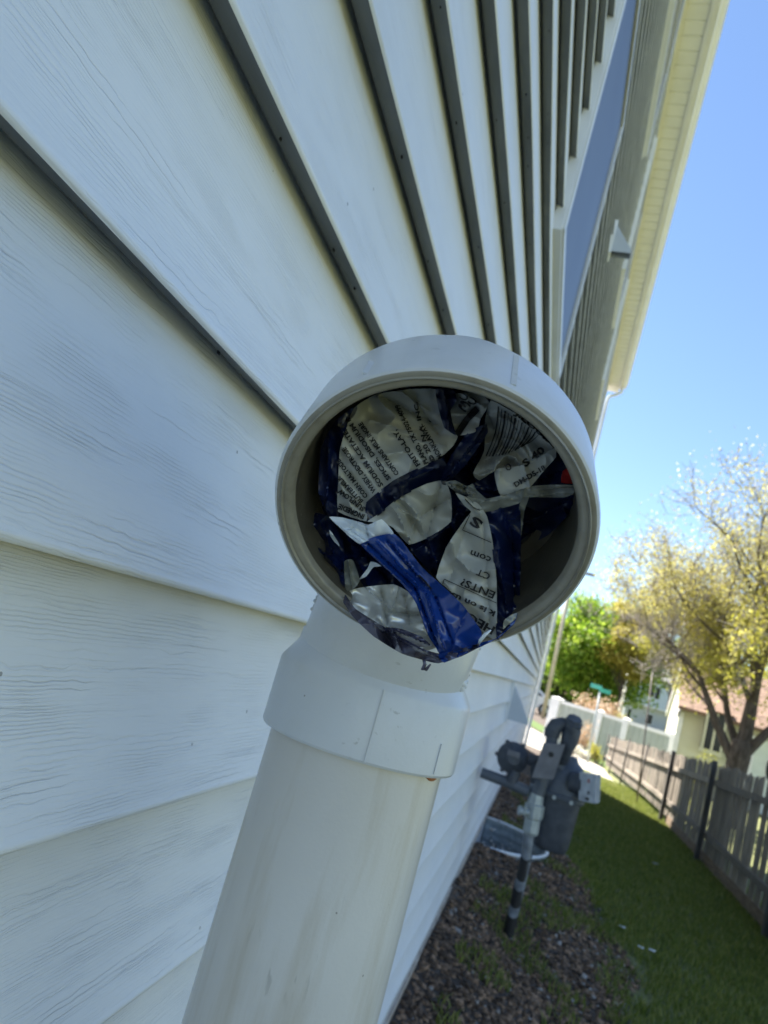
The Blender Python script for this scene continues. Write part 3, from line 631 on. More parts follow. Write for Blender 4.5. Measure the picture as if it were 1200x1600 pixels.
text_print('dm', 'DM-D5-18', r2(655, 895), r2(905, 745), 8, bold=.042)
text_print('barcode', 'J.LOUIS', r2(650, 300), r2(935, 540), 9, bold=.040)
text_print('dm', '0', r2(580, 765), r2(630, 745), 11, bold=.01)
text_print('dm', 'S 40', r2(735, 730), r2(900, 600), 11, bold=.042)
text_print('toplabel', '3', r2(300, 235), r2(215, 175), 14, bold=.02)
text_print('toplabel', 'CC', r2(350, 190), r2(215, 120), 10, bold=.02)
def stroke(key, P, w, name='printed_line', off=.0008):
    # a printed stroke through photo points, lying on the film
    f = SURF[key]; V = []; Fc = []; Q = []
    for i in range(len(P) - 1):
        a, c = Vector(P[i]), Vector(P[i + 1]); n = max(2, int((c - a).length / 2))
        for k in range(n + (i == len(P) - 2)): Q.append(a.lerp(c, k / n))
    for i, q in enumerate(Q):
        t = (Q[min(i + 1, len(Q) - 1)] - Q[max(i - 1, 0)]).normalized(); nn = Vector((-t.y, t.x)) * w / 2
        for s in (-1, 1):
            e = q + nn * s; V.append(tuple(mp3(e.x, e.y, f(e.x, e.y) - off) - MOUTH))
    for i in range(len(Q) - 1): Fc.append((2 * i, 2 * i + 1, 2 * i + 3, 2 * i + 2))
    return link(name, mesh_np(name, V, Fc), M_INK, bag)
stroke('text', [r3(760, 455), r3(768, 428), r3(1048, 556)], 1.1)
stroke('text', [r3(905, 85), r3(866, 165), r3(1020, 232)], 1.3)
stroke('text', [r3(880, 0), r3(925, 45), r3(960, 60)], 1.6)
# barcode: curved dark bars running across the folds
for k in range(13):
    t = k / 12; wv = [2.0, 1.2, 2.8, 1.0, 1.8, 3.0, 1.2, 2.2, 1.0, 2.6, 1.4, 2.4, 1.1][k]
    top = Vector(r2(515 + 330 * t, 235 + 225 * t)); bot = Vector(r2(415 + 310 * t, 640 + 30 * t - 120 * t * t)); mid = (top + bot) / 2 + Vector((5 - 4 * t, 2))
    stroke('barcode', [top, top.lerp(mid, .5) + Vector((1, 0)), mid, mid.lerp(bot, .5) + Vector((.8, 0)), bot], wv, 'barcode_bar')
stroke('toplabel', [c1((664, 384)), c1((700, 330)), c1((738, 290))], 10, 'printed_block', off=.0006)
stroke('fold', [c1((530, 880)), c1((555, 905)), c1((575, 930))], 3.0, 'printed_block')

# ------------------------------------------------------------------ gas meter set beside the wall
M_PAINT = noisy('grey_meter_paint', (.065, .078, .10), (.11, .125, .15), scale=25, rough=.5, bump=.001)
M_CAST = noisy('dark_cast_iron', (.034, .040, .054), (.075, .085, .105), scale=25, rough=.55, bump=.001)
M_GALV = noisy('galvanised_steel', (.28, .32, .33), (.46, .50, .51), scale=30, rough=.45, metal=.3)
M_TAPE = flat('black_tape', (.010, .010, .012), rough=.6)
M_TAG = noisy('bare_grey_plate', (.12, .12, .135), (.18, .18, .195), scale=20, rough=.5)
GB = Vector((.076, 3.40, -1.03))
gm = empty('gas_meter', GB, 'grey gas meter on a striped riser pipe with round regulator beside the house wall', 'gas meter')
def gp_(px, py, dy=0): return at_y(px, py, 3.40 + dy) - GB
g = lambda mb, nm, mt, sharp=40, par=None: mb.build(nm, mt, par or gm, sharp=sharp)
r0, rtop = Vector((0, 0, -.12)), gp_(836, 1225)
ris = g(MB().tube([r0, Vector((.002, 0, .3)), rtop], .0225, 20), 'riser', noisy('scuffed_grey_riser', (.11, .125, .15), (.26, .29, .33), scale=25, rough=.5))
for za, zb in ((.005, .085), (.125, .195), (.235, .325)):
    m_ = MB(); n = 16
    for k in range(n):       # slanted wraps of tape
        a0, a1 = 2 * math.pi * k / n, 2 * math.pi * (k + 1) / n
        vsq = []
        for a_ in (a0, a1):
            sh = .018 * math.sin(a_); vsq += [(math.cos(a_) * .0238, math.sin(a_) * .0238, za + sh), (math.cos(a_) * .0238, math.sin(a_) * .0238, zb + sh)]
        m_.add(vsq, [(0, 2, 3, 1)])
    g(m_, 'tape_band', M_TAPE, par=ris)
va = gp_(829, 1300); vb_ = gp_(838, 1243)
g(MB().lathe(va, vb_ - va, [(-.01, .0), (-.01, .030), (.0, .034), (.055, .034), (.060, .041), (.075, .043), (.115, .043), (.120, .034), (.170, .033), (.170, 0)], 8), 'shutoff_valve', M_GALV, 20)
g(MB().lathe(gp_(826, 1270, -.03), (-.9, -.3, 0), [(0, 0), (0, .016), (.035, .016), (.037, .022), (.046, .020), (.046, 0)], 12).box(gp_(823, 1268, -.05) + Vector((-.012, -.006, -.018)), gp_(823, 1268, -.05) + Vector((-.004, .006, .024)), .001), 'valve_key', M_GALV)
g(MB().lathe(gp_(838, 1240), Vector((.12, 0, 1)), [(0, 0), (0, .036), (.03, .036), (.034, .03), (.06, .03), (.062, .037), (.085, .037), (.09, 0)], 8), 'union_nut', M_PAINT, 20)
# regulator: round domed body with bolt lugs, facing the camera
rc = gp_(801, 1184); ax = Vector((.18, -.98, .06))
g(MB().lathe(rc - ax * .03, ax, [(0, 0), (0, .060), (.012, .066), (.020, .066), (.024, .070), (.032, .070), (.036, .064), (.044, .056), (.056, .034), (.060, .030), (.072, .028), (.074, 0)], 32), 'regulator', M_CAST, 25)
lg = MB(); a1 = ax.orthogonal().normalized(); a2 = ax.cross(a1)
for k in range(6):
    q = math.radians(60 * k + 18); c = rc + ax * -.004 + (a1 * math.cos(q) + a2 * math.sin(q)) * .071
    lg.lathe(c - ax * .008, ax, [(0, 0), (0, .010), (.018, .010), (.018, .006), (.024, .006), (.024, 0)], 8)
for k in range(6):
    q = math.radians(60 * k + 18); c = rc + ax * -.004 + (a1 * math.cos(q) + a2 * math.sin(q)) * .071
lg_o = g(lg, 'bolt_lug', M_CAST, 25); lg_o['kind'] = 'stuff'
g(MB().box(rc + Vector((-.026, -.052, .010)), rc + Vector((.028, -.0495, .034)), .001), 'maker_plate', M_TAG)
g(MB().tube([gp_(806, 1205), gp_(798, 1222)], [.024, .030], 14), 'regulator_neck', M_CAST)
g(MB().tube([gp_(826, 1187, .02), gp_(846, 1190, .02)], [.026, .026], 14).tube([gp_(836, 1186, .02), gp_(838, 1240, .02)], [.024, .026], 14), 'regulator_outlet', M_CAST)['kind'] = 'stuff'
sp = MB(); sp.tube([gp_(752, 1207), gp_(790, 1221), gp_(826, 1237)], .0235, 18); g(sp, 'service_pipe', M_PAINT)
# bracket plate with hole
pl = MB(); pc = gp_(857, 1189, -.05); e1 = Vector((.045, 0, .010)); e2 = Vector((.008, 0, .078)); pl.obox(pc, e1, e2, Vector((0, .010, 0))); po = g(pl, 'bracket_plate', M_TAG)
g(MB().lathe(pc + Vector((.004, -.0105, .030)), (0, -1, 0), [(0, .012), (.001, .012), (.001, 0)], 14), 'plate_hole', M_INK, par=po)
g(MB().tube([gp_(842, 1232), gp_(850, 1215), gp_(856, 1190), gp_(860, 1165), gp_(863, 1150)], [.030, .030, .026, .026, .026], 16), 'inlet_pipe', M_PAINT)
g(MB().tube([gp_(862, 1152), gp_(863, 1143), gp_(869, 1134), gp_(880, 1131), gp_(888, 1132)], [.034, .037, .036, .030, .026], 18), 'elbow', M_CAST)
g(MB().tube([gp_(886, 1131, -.01), gp_(891, 1133, -.01), gp_(893, 1142), gp_(890, 1158), gp_(884, 1172), gp_(879, 1190, .03)], [.030, .040, .044, .038, .030, .026], 18).lathe(gp_(893, 1137), (.1, -.5, 1), [(0, .042), (.03, .042), (.034, .036), (.05, .034), (.052, 0)], 8), 'swivel', M_CAST, 25)['kind'] = 'stuff'
g(MB().tube([gp_(879, 1180, .05), gp_(872, 1200, .05)], [.026, .03], 14), 'outlet_pipe', M_PAINT)
# meter body: cast hood over a deep pressed can
def loft(mb, secs, n=28, p=3.2):
    base = len(mb.v)
    for (c, a_, b_) in secs:
        for k in range(n):
            q = 2 * math.pi * k / n; cs, sn = math.cos(q), math.sin(q)
            mb.v.append(Vector(c) + Vector((a_ * math.copysign(abs(cs) ** (2 / p), cs), b_ * math.copysign(abs(sn) ** (2 / p), sn), 0)))
    for i in range(len(secs) - 1):
        for k in range(n): mb.f.append((base + i * n + k, base + i * n + (k + 1) % n, base + (i + 1) * n + (k + 1) % n, base + (i + 1) * n + k)); mb.sm.append(True)
    mb.f.append(tuple(base + k for k in reversed(range(n)))); mb.sm.append(True)
    mb.f.append(tuple(base + (len(secs) - 1) * n + k for k in range(n))); mb.sm.append(True); return mb
mc = gp_(877, 1240, .10)
g(loft(MB(), [(mc + Vector((0, 0, -.02)), .098, .085), (mc + Vector((0, 0, -.012)), .104, .09), (mc + Vector((0, 0, .0)), .104, .09), (mc + Vector((0, 0, .006)), .094, .08), (mc + Vector((0, 0, .09)), .088, .072), (mc + Vector((0, 0, .13)), .070, .055), (mc + Vector((0, 0, .15)), .045, .035), (mc + Vector((0, 0, .17)), .035, .03)]), 'meter_hood', M_PAINT, 35)
g(loft(MB(), [(mc + Vector((0, 0, -.245)), .055, .05), (mc + Vector((0, 0, -.238)), .072, .062), (mc + Vector((0, 0, -.21)), .080, .07), (mc + Vector((0, 0, -.021)), .090, .078)]), 'meter_can', M_CAST, 35)
for dx in (-.03, .045): g(MB().lathe(mc + Vector((dx, -.084, -.014)), (0, -1, 0), [(0, .009), (.01, .009), (.01, 0)], 8), 'flange_bolt', M_GALV)
ib = gp_(912, 1226, .02)
g(MB().tube([gp_(893, 1222, .04), ib], .045, 18), 'index_neck', M_CAST)
io = g(MB().obox(ib + Vector((.026, -.01, -.002)), Vector((.032, -.020, .006)), Vector((.014, .042, 0)), Vector((-.010, 0, .058))), 'index_box', noisy('clear_index_cover', (.30, .33, .38), (.48, .52, .57), scale=30, rough=.2, coat=.5), 25)
for (dx, dz, w, h, mt) in ((.018, .028, .020, .016, M_RED), (.030, -.020, .024, .012, M_INK), (.022, -.046, .016, .010, M_INK), (.034, .004, .012, .010, M_INK), (.044, -.040, .008, .016, M_TAPE)):
    c = ib + Vector((dx, -.0575, dz)); MB().box(c - Vector((w / 2, .001, h / 2)), c + Vector((w / 2, .001, h / 2))).build('dial_face', mt if mt is not M_RED else flat('dull_red_label', (.30, .12, .12)), io)

# ------------------------------------------------------------------ galvanised window well
ww = empty('window_well', (WELL_C[0], WELL_C[1], -1.1), 'half round galvanised window well with pale rim at the foot of the wall', 'window well')
WL = Vector((WELL_C[0], WELL_C[1], -1.1))
def well_pt(q, z, k=1.0, rr=0.0): return Vector(((WELL_A * k + rr) * math.sin(q), -(WELL_B * k + rr) * math.cos(q), z + 1.1))
mb = MB(); NS = 48; Vv = []
prof = [(-1.31 + .0069 * i, .0016 * math.sin(i * .8)) for i in range(49)]
for (z_, d_) in prof:
    for k in range(NS + 1): Vv.append(well_pt(math.pi * k / NS, z_, 1, d_))
mb.add(Vv, [(i * (NS + 1) + k, i * (NS + 1) + k + 1, (i + 1) * (NS + 1) + k + 1, (i + 1) * (NS + 1) + k) for i in range(len(prof) - 1) for k in range(NS)], True)
mb.build('corrugated_wall', M_GALV, ww)
MB().tube([well_pt(math.pi * k / 40, -.978, 1, 0) for k in range(41)], .011, 10).build('rim', M_TRIM, ww)

# ------------------------------------------------------------------ mulch chips, pebbles, grass
def chips(name, n, fx, fy, s0, s1, mat, flatness=.45, kind='stuff', label=None, cat=None, emb=.3):
    base = np.array([(-1, -1, -1), (1, -1, -1), (1, 1, -1), (-1, 1, -1), (-.6, -.7, 1), (.7, -.5, 1), (.5, .7, 1), (-.7, .6, 1)], float)
    fc = np.array([(0, 3, 2, 1), (4, 5, 6, 7), (0, 1, 5, 4), (1, 2, 6, 5), (2, 3, 7, 6), (3, 0, 4, 7)])
    xs, ys = fx, fy; n = len(xs); rg = np.random.RandomState(n)
    sc = rg.uniform(s0, s1, n) * rg.uniform(.6, 1.0, n); el = rg.uniform(.5, 1.9, n)
    a = rg.uniform(0, 6.28, n); tl = rg.uniform(-.6, .6, (n, 2))
    P = base[None] * np.stack([sc * el, sc, sc * flatness], -1)[:, None, :] * rg.uniform(.75, 1.25, (n, 8, 1))
    z2 = P[..., 2] + P[..., 0] * tl[:, None, 0] + P[..., 1] * tl[:, None, 1]
    X = P[..., 0] * np.cos(a)[:, None] - P[..., 1] * np.sin(a)[:, None]; Y = P[..., 0] * np.sin(a)[:, None] + P[..., 1] * np.cos(a)[:, None]
    V = np.stack([X + xs[:, None], Y + ys[:, None], z2 + gz(xs, ys)[:, None] + (sc * emb)[:, None]], -1).reshape(-1, 3)
    Fc = (fc[None] + (np.arange(n) * 8)[:, None, None]).reshape(-1, 4)
    o = link(name, mesh_fast(name, V, Fc), mat); return tag(o, label, cat, kind=kind)
rg = np.random.RandomState(3)
n = 26000; ys = 1.4 + 7.5 * rg.rand(n) ** 1.5; xs = -.19 + (edge_x(ys) + .28) * rg.rand(n)
keep = ((xs - WELL_C[0]) / WELL_A) ** 2 + ((ys - WELL_C[1]) / WELL_B) ** 2 > 1.05; xs, ys = xs[keep], ys[keep]
M_MULCH = noisy('bark_mulch', (.040, .022, .012), (.30, .19, .115), scale=22, rough=.9, island=.75)
chips('mulch', 0, xs, ys, .004, .012, M_MULCH, label='dark brown bark mulch and crumbled soil along the foot of the wall', cat='mulch')
n = 700; ys = 1.4 + 7.0 * rg.rand(n) ** 1.3; xs = -.17 + (edge_x(ys) + .32) * rg.rand(n)
chips('gravel', 0, xs, ys, .004, .012, noisy('pale_pebbles', (.20, .18, .16), (.42, .39, .35), scale=40, rough=.8, island=.4), flatness=.6, label='pale pebbles scattered through the mulch', cat='gravel')
M_GRASS = leaf_material('grass_blades', (.085, .125, .018), (.18, .225, .034), (.33, .33, .10), .42)
def blades(name, xs, ys, h, w, mat):
    n = len(xs); rg = np.random.RandomState(n % 9999); a = rg.uniform(0, 6.28, n); hh = h * rg.uniform(.5, 1.2, n); ww_ = w * rg.uniform(.6, 1.2, n)
    le = rg.uniform(.1, .8, n) * hh; la = rg.uniform(0, 6.28, n); z = gz(xs, ys) - .004
    dx, dy = np.cos(a) * ww_, np.sin(a) * ww_
    p0 = np.stack([xs - dx, ys - dy, z], -1); p1 = np.stack([xs + dx, ys + dy, z], -1)
    m0 = np.stack([xs - dx * .7 + np.cos(la) * le * .35, ys - dy * .7 + np.sin(la) * le * .35, z + hh * .6], -1); m1 = np.stack([xs + dx * .7 + np.cos(la) * le * .35, ys + dy * .7 + np.sin(la) * le * .35, z + hh * .6], -1)
    tp = np.stack([xs + np.cos(la) * le, ys + np.sin(la) * le, z + hh], -1)
    V = np.stack([p0, p1, m1, m0, tp], 1).reshape(-1, 3); b = (np.arange(n) * 5)[:, None]
    F3 = np.concatenate([b + [[0, 1, 2]], b + [[0, 2, 3]], b + [[3, 2, 4]]], 0)
    o = link(name, mesh_fast(name, V, F3), mat); return o
n = 150000; ys = 2.6 + 12.5 * rg.rand(n) ** 1.15; ex = edge_x(ys); xs = ex - .06 + (2.35 - ex) * rg.rand(n) ** .95
clump = np.array([noise.noise(Vector((x * 3.5, y * 3.5, 0))) for x, y in zip(xs, ys)])
near = np.clip((xs - ex) / .22, 0, 1); keep = rg.rand(len(xs)) < np.clip(near * 1.3 + clump * 1.2, .03, 1); xs, ys = xs[keep], ys[keep]
n2 = 14000; y2 = 2.2 + 5.5 * rg.rand(n2); x2 = -.1 + .7 * rg.rand(n2)
cl = np.array([noise.noise(Vector((x * 4 + 9, y * 3, 2))) for x, y in zip(x2, y2)]); kp = (cl > .02) & (((x2 - WELL_C[0]) / WELL_A) ** 2 + ((y2 - WELL_C[1]) / WELL_B) ** 2 > 1.1); x2, y2 = x2[kp], y2[kp]
n3 = 26000; y3 = 14 + 6 * rg.rand(n3); x3 = -.6 + 2.6 * rg.rand(n3)
o = blades('lawn', np.concatenate([xs, x2]), np.concatenate([ys, y2]), .042, .0032, M_GRASS)
tag(o, 'mown green lawn between the house and the picket fence', 'grass', kind='stuff')
# scraps of litter lying on the lawn
M_SCRAP = flat('white_scrap', (.72, .74, .76), rough=.6)
for (px, py, s, lb) in ((1024, 1349, .030, 'white paper scrap on the lawn nearest the picket fence'), (972, 1448, .016, 'small white scrap where the mulch meets the lawn'), (1001, 1480, .016, 'left one of two white scraps lying side by side in the grass'), (1019, 1485, .018, 'right one of two white scraps lying side by side in the grass')):
    r = ray(px, py); t = -1.1 / r.z
    for _ in range(8): t = (float(gz(r.x * t, r.y * t)) + .045) / r.z
    p = r * t; mb = MB(); vq = []
    for i in range(4):
        for j in range(4): vq.append(((i / 3 - .5) * s * 1.6 + U(-.2, .2) * s, (j / 3 - .5) * s + U(-.15, .15) * s, U(-.15, .25) * s))
    mb.add(vq, [(i * 4 + j, i * 4 + j + 1, i * 4 + j + 5, i * 4 + j + 4) for i in range(3) for j in range(3)])
    tag(mb.build('litter', M_SCRAP, loc=p), lb, 'litter', 'white scraps on the lawn')

# ------------------------------------------------------------------ road beyond the lawn
def strip(name, a0, a1, b0, b1, mat, lift, n=60, m=8):
    V = []
    for i in range(n + 1):
        for j in range(m + 1):
            p = Vector(a0).lerp(Vector(a1), i / n).lerp(Vector(b0).lerp(Vector(b1), i / n), j / m); V.append((p.x, p.y, float(gz(p.x, p.y)) + lift))
    return link(name, mesh_np(name, V, [(i * (m + 1) + j, i * (m + 1) + j + 1, (i + 1) * (m + 1) + j + 1, (i + 1) * (m + 1) + j) for i in range(n) for j in range(m)], True), mat)
M_CONC = noisy('pale_concrete', (.28, .26, .22), (.37, .345, .30), scale=3, rough=.9, bump=.004)
tag(strip('pavement', (1.60, 13.6), (-9, 41), (1.66, 18.4), (-9, 60), M_CONC, .012), kind='structure')
tag(strip('verge', (1.70, 18.6), (-8, 60), (1.9, 20.6), (-7.2, 68), noisy('verge_turf', (.05, .09, .015), (.09, .14, .03), scale=20, rough=1), .016), kind='structure')

# ------------------------------------------------------------------ wooden picket fence
M_WOOD = noisy('weathered_fence_wood', (.14, .115, .092), (.31, .265, .215), scale=7, stretch=(6, 6, .6), rough=.85, bump=.003)
nt_ = M_WOOD.node_tree; b_ = nt_.nodes['Principled BSDF']; l_ = b_.inputs['Base Color'].links[0]; src_ = l_.from_socket
oi_ = N(nt_, 'ObjectInfo'); mr_ = N(nt_, 'MapRange', i_3=.62, i_4=1.25); hs_ = N(nt_, 'HueSaturation'); nt_.links.new(oi_.outputs['Random'], mr_.inputs[0]); nt_.links.new(mr_.outputs[0], hs_.inputs['Value']); nt_.links.new(src_, hs_.inputs['Color']); nt_.links.new(hs_.outputs[0], b_.inputs['Base Color'])
M_WOODD = noisy('dark_fence_post', (.045, .042, .040), (.10, .09, .085), scale=7, stretch=(6, 6, .8), rough=.85, bump=.003)
M_KICK = noisy('brown_kick_board', (.12, .08, .05), (.22, .16, .11), scale=7, stretch=(1, 1, 6), rough=.9, bump=.003)
fence = empty('picket_fence', (2.0, 11.0, -1.3), 'weathered grey wooden picket fence running along the right edge of the lawn', 'fence')
FO = Vector((2.0, 11.0, -1.3))
def fxy(y): return 2.02 - .006 * (y - 4.5) if y < 11.2 else 1.98 - .28 * (y - 11.2) / 7.3
def ftop(y): return -.195 - .039 * (y - 7.2)
pk_variants = []
for k in range(6):
    w = [.068, .075, .062, .071, .066, .073][k]; t = .0045; mb = MB(); c = w * .25
    o2 = [(-w / 2, 0), (w / 2, 0), (w / 2, 1 - .05), (w / 2 - c, 1), (-w / 2 + c, 1), (-w / 2, 1 - .05)]
    if k in (2, 4): o2 = [(-w / 2, 0), (w / 2, 0), (w / 2, .985), (w / 2 - .01, 1), (-w / 2, .993), (-w / 2, .99)]
    vsq = [(-t, a_, b_) for a_, b_ in o2] + [(t, a_, b_) for a_, b_ in o2]; nn = 6
    mb.add(vsq, [tuple(range(nn)), tuple(reversed(range(nn, 2 * nn)))] + [(i, i + nn, (i + 1) % nn + nn, (i + 1) % nn) for i in range(nn)])
    me = bpy.data.meshes.new('picket'); me.from_pydata([tuple(v) for v in mb.v], [], mb.f); me.materials.append(M_WOOD); pk_variants.append(me)
y = 4.6; k = 0; rf = random.Random(11)
while y < 18.5:
    me = pk_variants[rf.randrange(6)]; w = .07
    zb = float(gz(fxy(y), y)) + .10; zt = ftop(y) + rf.uniform(-.022, .018)
    o = link('picket', me, None, fence, Vector((fxy(y) + rf.uniform(-.003, .003), y, zb)) - FO); o.scale = (1, 1, zt - zb); o.rotation_euler = (rf.uniform(-.012, .012), 0, math.atan2(-(fxy(y + .1) - fxy(y)), .1) + rf.uniform(-.04, .04))
    y += w + rf.choice([.006, .010, .014, .020, .030, .055]) + .006 * (y < 11); k += 1
segs = [(4.5, 6.35), (6.35, 8.85), (8.85, 11.3), (11.3, 13.4), (13.4, 15.4), (15.4, 17.2), (17.2, 18.5)]
for (ya, yb) in segs:
    for fn, hh in ((lambda q: ftop(q) - .20, .030), (lambda q: float(gz(fxy(q), q)) + .30, .028)):
        a_ = Vector((fxy(ya) - .032, ya, fn(ya))); c_ = Vector((fxy(yb) - .032, yb - .004, fn(yb))); d_ = (c_ - a_) / 2
        MB().obox((a_ + c_) / 2 - FO, d_, Vector((.018, 0, 0)), Vector((0, 0, hh))).build('rail', M_WOOD, fence)
    a_ = Vector((fxy(ya) - .004, ya, float(gz(fxy(ya), ya)) + .045)); c_ = Vector((fxy(yb) - .004, yb - .004, float(gz(fxy(yb), yb)) + .045))
    if yb < 12: MB().obox((a_ + c_) / 2 - FO, (c_ - a_) / 2, Vector((.012, 0, 0)), Vector((0, 0, .075))).build('kick_board', M_KICK, fence)
for yy in (6.35, 8.85, 11.3):
    x_ = fxy(yy) - .075; zb = float(gz(x_, yy)) - .1; MB().box(Vector((x_ - .027, yy - .027, zb)) - FO, Vector((x_ + .024, yy + .027, ftop(yy) + .03)) - FO, .004).build('post', M_WOODD, fence)
for yy in (13.4, 15.4, 17.2, 18.5):
    x_ = fxy(yy) - .07; MB().tube([Vector((x_, yy, -1.5)) - FO, Vector((x_ + .01, yy, ftop(yy) + .05)) - FO], .016, 10).build('post', M_WOODD, fence)

# tall thin pole by the fence
pp = at_y(1008, 1200, 12.6); tp = at_y(1020, 1048, 12.6)
tag(MB().tube([(pp.x, pp.y, -1.5), tuple(tp)], .012, 10).build('metal_pole', noisy('rusty_pole', (.14, .11, .10), (.24, .20, .18), scale=10, rough=.6)), 'thin rusty metal pole rising above the far end of the picket fence', 'pole')

# ------------------------------------------------------------------ white vinyl fence
vf = empty('vinyl_fence', (1.7, 21, -1.4), 'tall white vinyl privacy fence with sage panels beyond the lawn', 'fence')
VO = Vector((1.7, 21, -1.4)); M_VPAN = noisy('vinyl_panel', (.30, .34, .31), (.36, .40, .37), scale=4, rough=.5)
A0, A1 = Vector((.36, 22.3, 0)), Vector((3.35, 20.25, 0)); vd = (A1 - A0).normalized(); vn = Vector((-vd.y, vd.x, 0)); L = (A1 - A0).length
ts = [0, .42, .66, 1.0]; ts = [0, (at_y(943, 1100, 21.4).x - A0.x) / (A1.x - A0.x), (at_y(981, 1115, 21.2).x - A0.x) / (A1.x - A0.x), 1.0]
TOPZ = -.17
def vz(t): return TOPZ - .015 * t
for i, t in enumerate(ts):
    p = A0 + vd * L * t; w = .085 if i else .15
    po = MB().obox(Vector((p.x, p.y, (vz(t) + .02 - 1.45) / 2)) - VO, vd * w, vn * w * .8, Vector((0, 0, (vz(t) + .02 + 1.45) / 2))).build('post', M_TRIM, vf)
    cp = MB(); c = Vector((p.x, p.y, vz(t) + .02)) - VO; cp.add([c + vd * (w + .012) + vn * w, c - vd * (w + .012) + vn * w, c - vd * (w + .012) - vn * w, c + vd * (w + .012) - vn * w, c + Vector((0, 0, .05))], [(0, 1, 2, 3), (0, 4, 1), (1, 4, 2), (2, 4, 3), (3, 4, 0)]); cp.build('post_cap', M_TRIM, po)
for i in range(3):
    t0, t1 = ts[i], ts[i + 1]; a_, c_ = A0 + vd * L * t0, A0 + vd * L * t1; mid = (a_ + c_) / 2; hl = (c_ - a_).length / 2 - .08
    MB().obox(Vector((mid.x, mid.y, vz((t0 + t1) / 2) - .05)) - VO, vd * hl + Vector((0, 0, -.007 * (t1 - t0))), vn * .04, Vector((0, 0, .045))).build('top_rail', M_TRIM, vf)
    nb = max(3, int(hl * 2 / .17)); w = hl * 2 / nb
    for k in range(nb):
        q = a_ + vd * (.08 + w * (k + .5)); MB().obox(Vector((q.x, q.y, (-.27 - 1.42) / 2)) - VO, vd * (w / 2 - .004), vn * .018, Vector((0, 0, .575))).build('panel_board', M_VPAN, vf)

# ------------------------------------------------------------------ foliage builders
def leaf_mesh(name, C, size, mat, seed=1, smin=.6, droop=0.0):
    C = np.asarray(C, float); n = len(C); rg = np.random.RandomState(seed)
    a = rg.normal(size=(n, 3)); a /= np.linalg.norm(a, axis=1)[:, None]; b = rg.normal(size=(n, 3)); b -= (b * a).sum(1)[:, None] * a; b /= np.linalg.norm(b, axis=1)[:, None]
    s = size * rg.uniform(smin, 1.2, n)[:, None]; nrm = np.cross(a, b)
    V = np.stack([C - a * s, C + b * s * .42 + nrm * s * .12, C + a * s, C - b * s * .42 + nrm * s * .12], 1).reshape(-1, 3)
    bb = (np.arange(n) * 4)[:, None]; F3 = np.concatenate([bb + [[0, 1, 2]], bb + [[0, 2, 3]]], 0)
    return mesh_fast(name, V, F3)
def branch(mb, p, d, r, L, rng, lvl, tips, maxl, up=.25, bend=.35, minr=.004):
    n = 5; pts_ = [p.copy()]; rr = [r]; q = p.copy(); dd = d.normalized()
    for i in range(n):
        dd = (dd + Vector((rng.gauss(0, 1), rng.gauss(0, 1), rng.gauss(0, .8))) * bend / n + Vector((0, 0, up / n))).normalized()
        q = q + dd * L / n; pts_.append(q.copy()); rr.append(max(minr * .5, r * (1 - .55 * (i + 1) / n)))
    mb.tube(pts_, rr, 7 if lvl > 1 else 10, caps=False)
    if lvl >= maxl: tips.append((pts_, L)); return
    for i in range(2 if lvl else 3):
        a_ = rng.uniform(0, 6.28); o_ = dd.orthogonal().normalized(); o_.rotate(Matrix.Rotation(a_ + i * 2.6, 3, dd)); nd = (dd + o_ * rng.uniform(.45, .85)).normalized()
        branch(mb, q, nd, rr[-1] * .85, L * rng.uniform(.62, .82), rng, lvl + 1, tips, maxl, up, bend, minr)
    for i in range(2):
        k = rng.randint(2, 4); a_ = rng.uniform(0, 6.28); o_ = dd.orthogonal().normalized(); o_.rotate(Matrix.Rotation(a_, 3, dd)); nd = (dd * .6 + o_ * rng.uniform(.6, 1.0)).normalized()
        branch(mb, pts_[k], nd, rr[k] * .55, L * rng.uniform(.5, .7), rng, lvl + 1, tips, maxl, up, bend, minr)
def tip_points(tips, per, spread, rng, dens=None):
    out = []
    for pts_, L in tips:
        for _ in range(per):
            i = rng.randint(1, len(pts_) - 1); p = pts_[i] + Vector((rng.gauss(0, 1), rng.gauss(0, 1), rng.gauss(0, 1))) * spread
            if dens is None or rng.random() < dens(p): out.append(tuple(p))
    return out
M_BARK = noisy('tree_bark', (.055, .040, .030), (.15, .118, .095), scale=7, stretch=(3, 3, 1), rough=.95, bump=.02)
M_TWIG = noisy('pale_twigs', (.26, .23, .21), (.42, .38, .35), scale=5, rough=.9)
def crown_tree(base, h, rx, ry, zc, rz, n, size, mat, name, label, seed, tr=.2, group=None, clumps=70, hole=.0):
    # trunk and limbs, leaf clumps spread through the crown with gaps
    rng = random.Random(seed); t = empty(name, base, label, 'tree', group); mb = MB(); mb.tube([Vector((0, 0, -.2)), Vector((.1, 0, h * .3)), Vector((-.05, 0, h * .55)), Vector((0, 0, h * .8))], [tr, tr * .8, tr * .5, tr * .2], 10)
    C = []; cc = []
    for _ in range(clumps):
        while True:
            u = Vector((rng.uniform(-1, 1), rng.uniform(-1, 1), rng.uniform(-1, 1)))
            if .25 < u.length < 1: break
        c = Vector((u.x * rx, u.y * ry, zc + u.z * rz)); cc.append(c)
        mb.tube([Vector((0, 0, max(h * .25, c.z * .55))), c * .55 + Vector((0, 0, c.z * .2)), c], [tr * .28, tr * .16, tr * .05], 5, caps=False)
    mb.build('trunk', M_BARK, t)
    for i in range(n):
        c = cc[rng.randrange(len(cc))]; s = .16 * min(rx, rz)
        C.append((c.x + rng.gauss(0, s * 1.1), c.y + rng.gauss(0, s), c.z + rng.gauss(0, s * .75)))
    link('crown', leaf_mesh('crown', C, size, mat, seed), mat, t); return t
M_LEAFG = leaf_material('bright_green_leaves', (.10, .19, .015), (.23, .37, .03), (.46, .56, .09), .5)
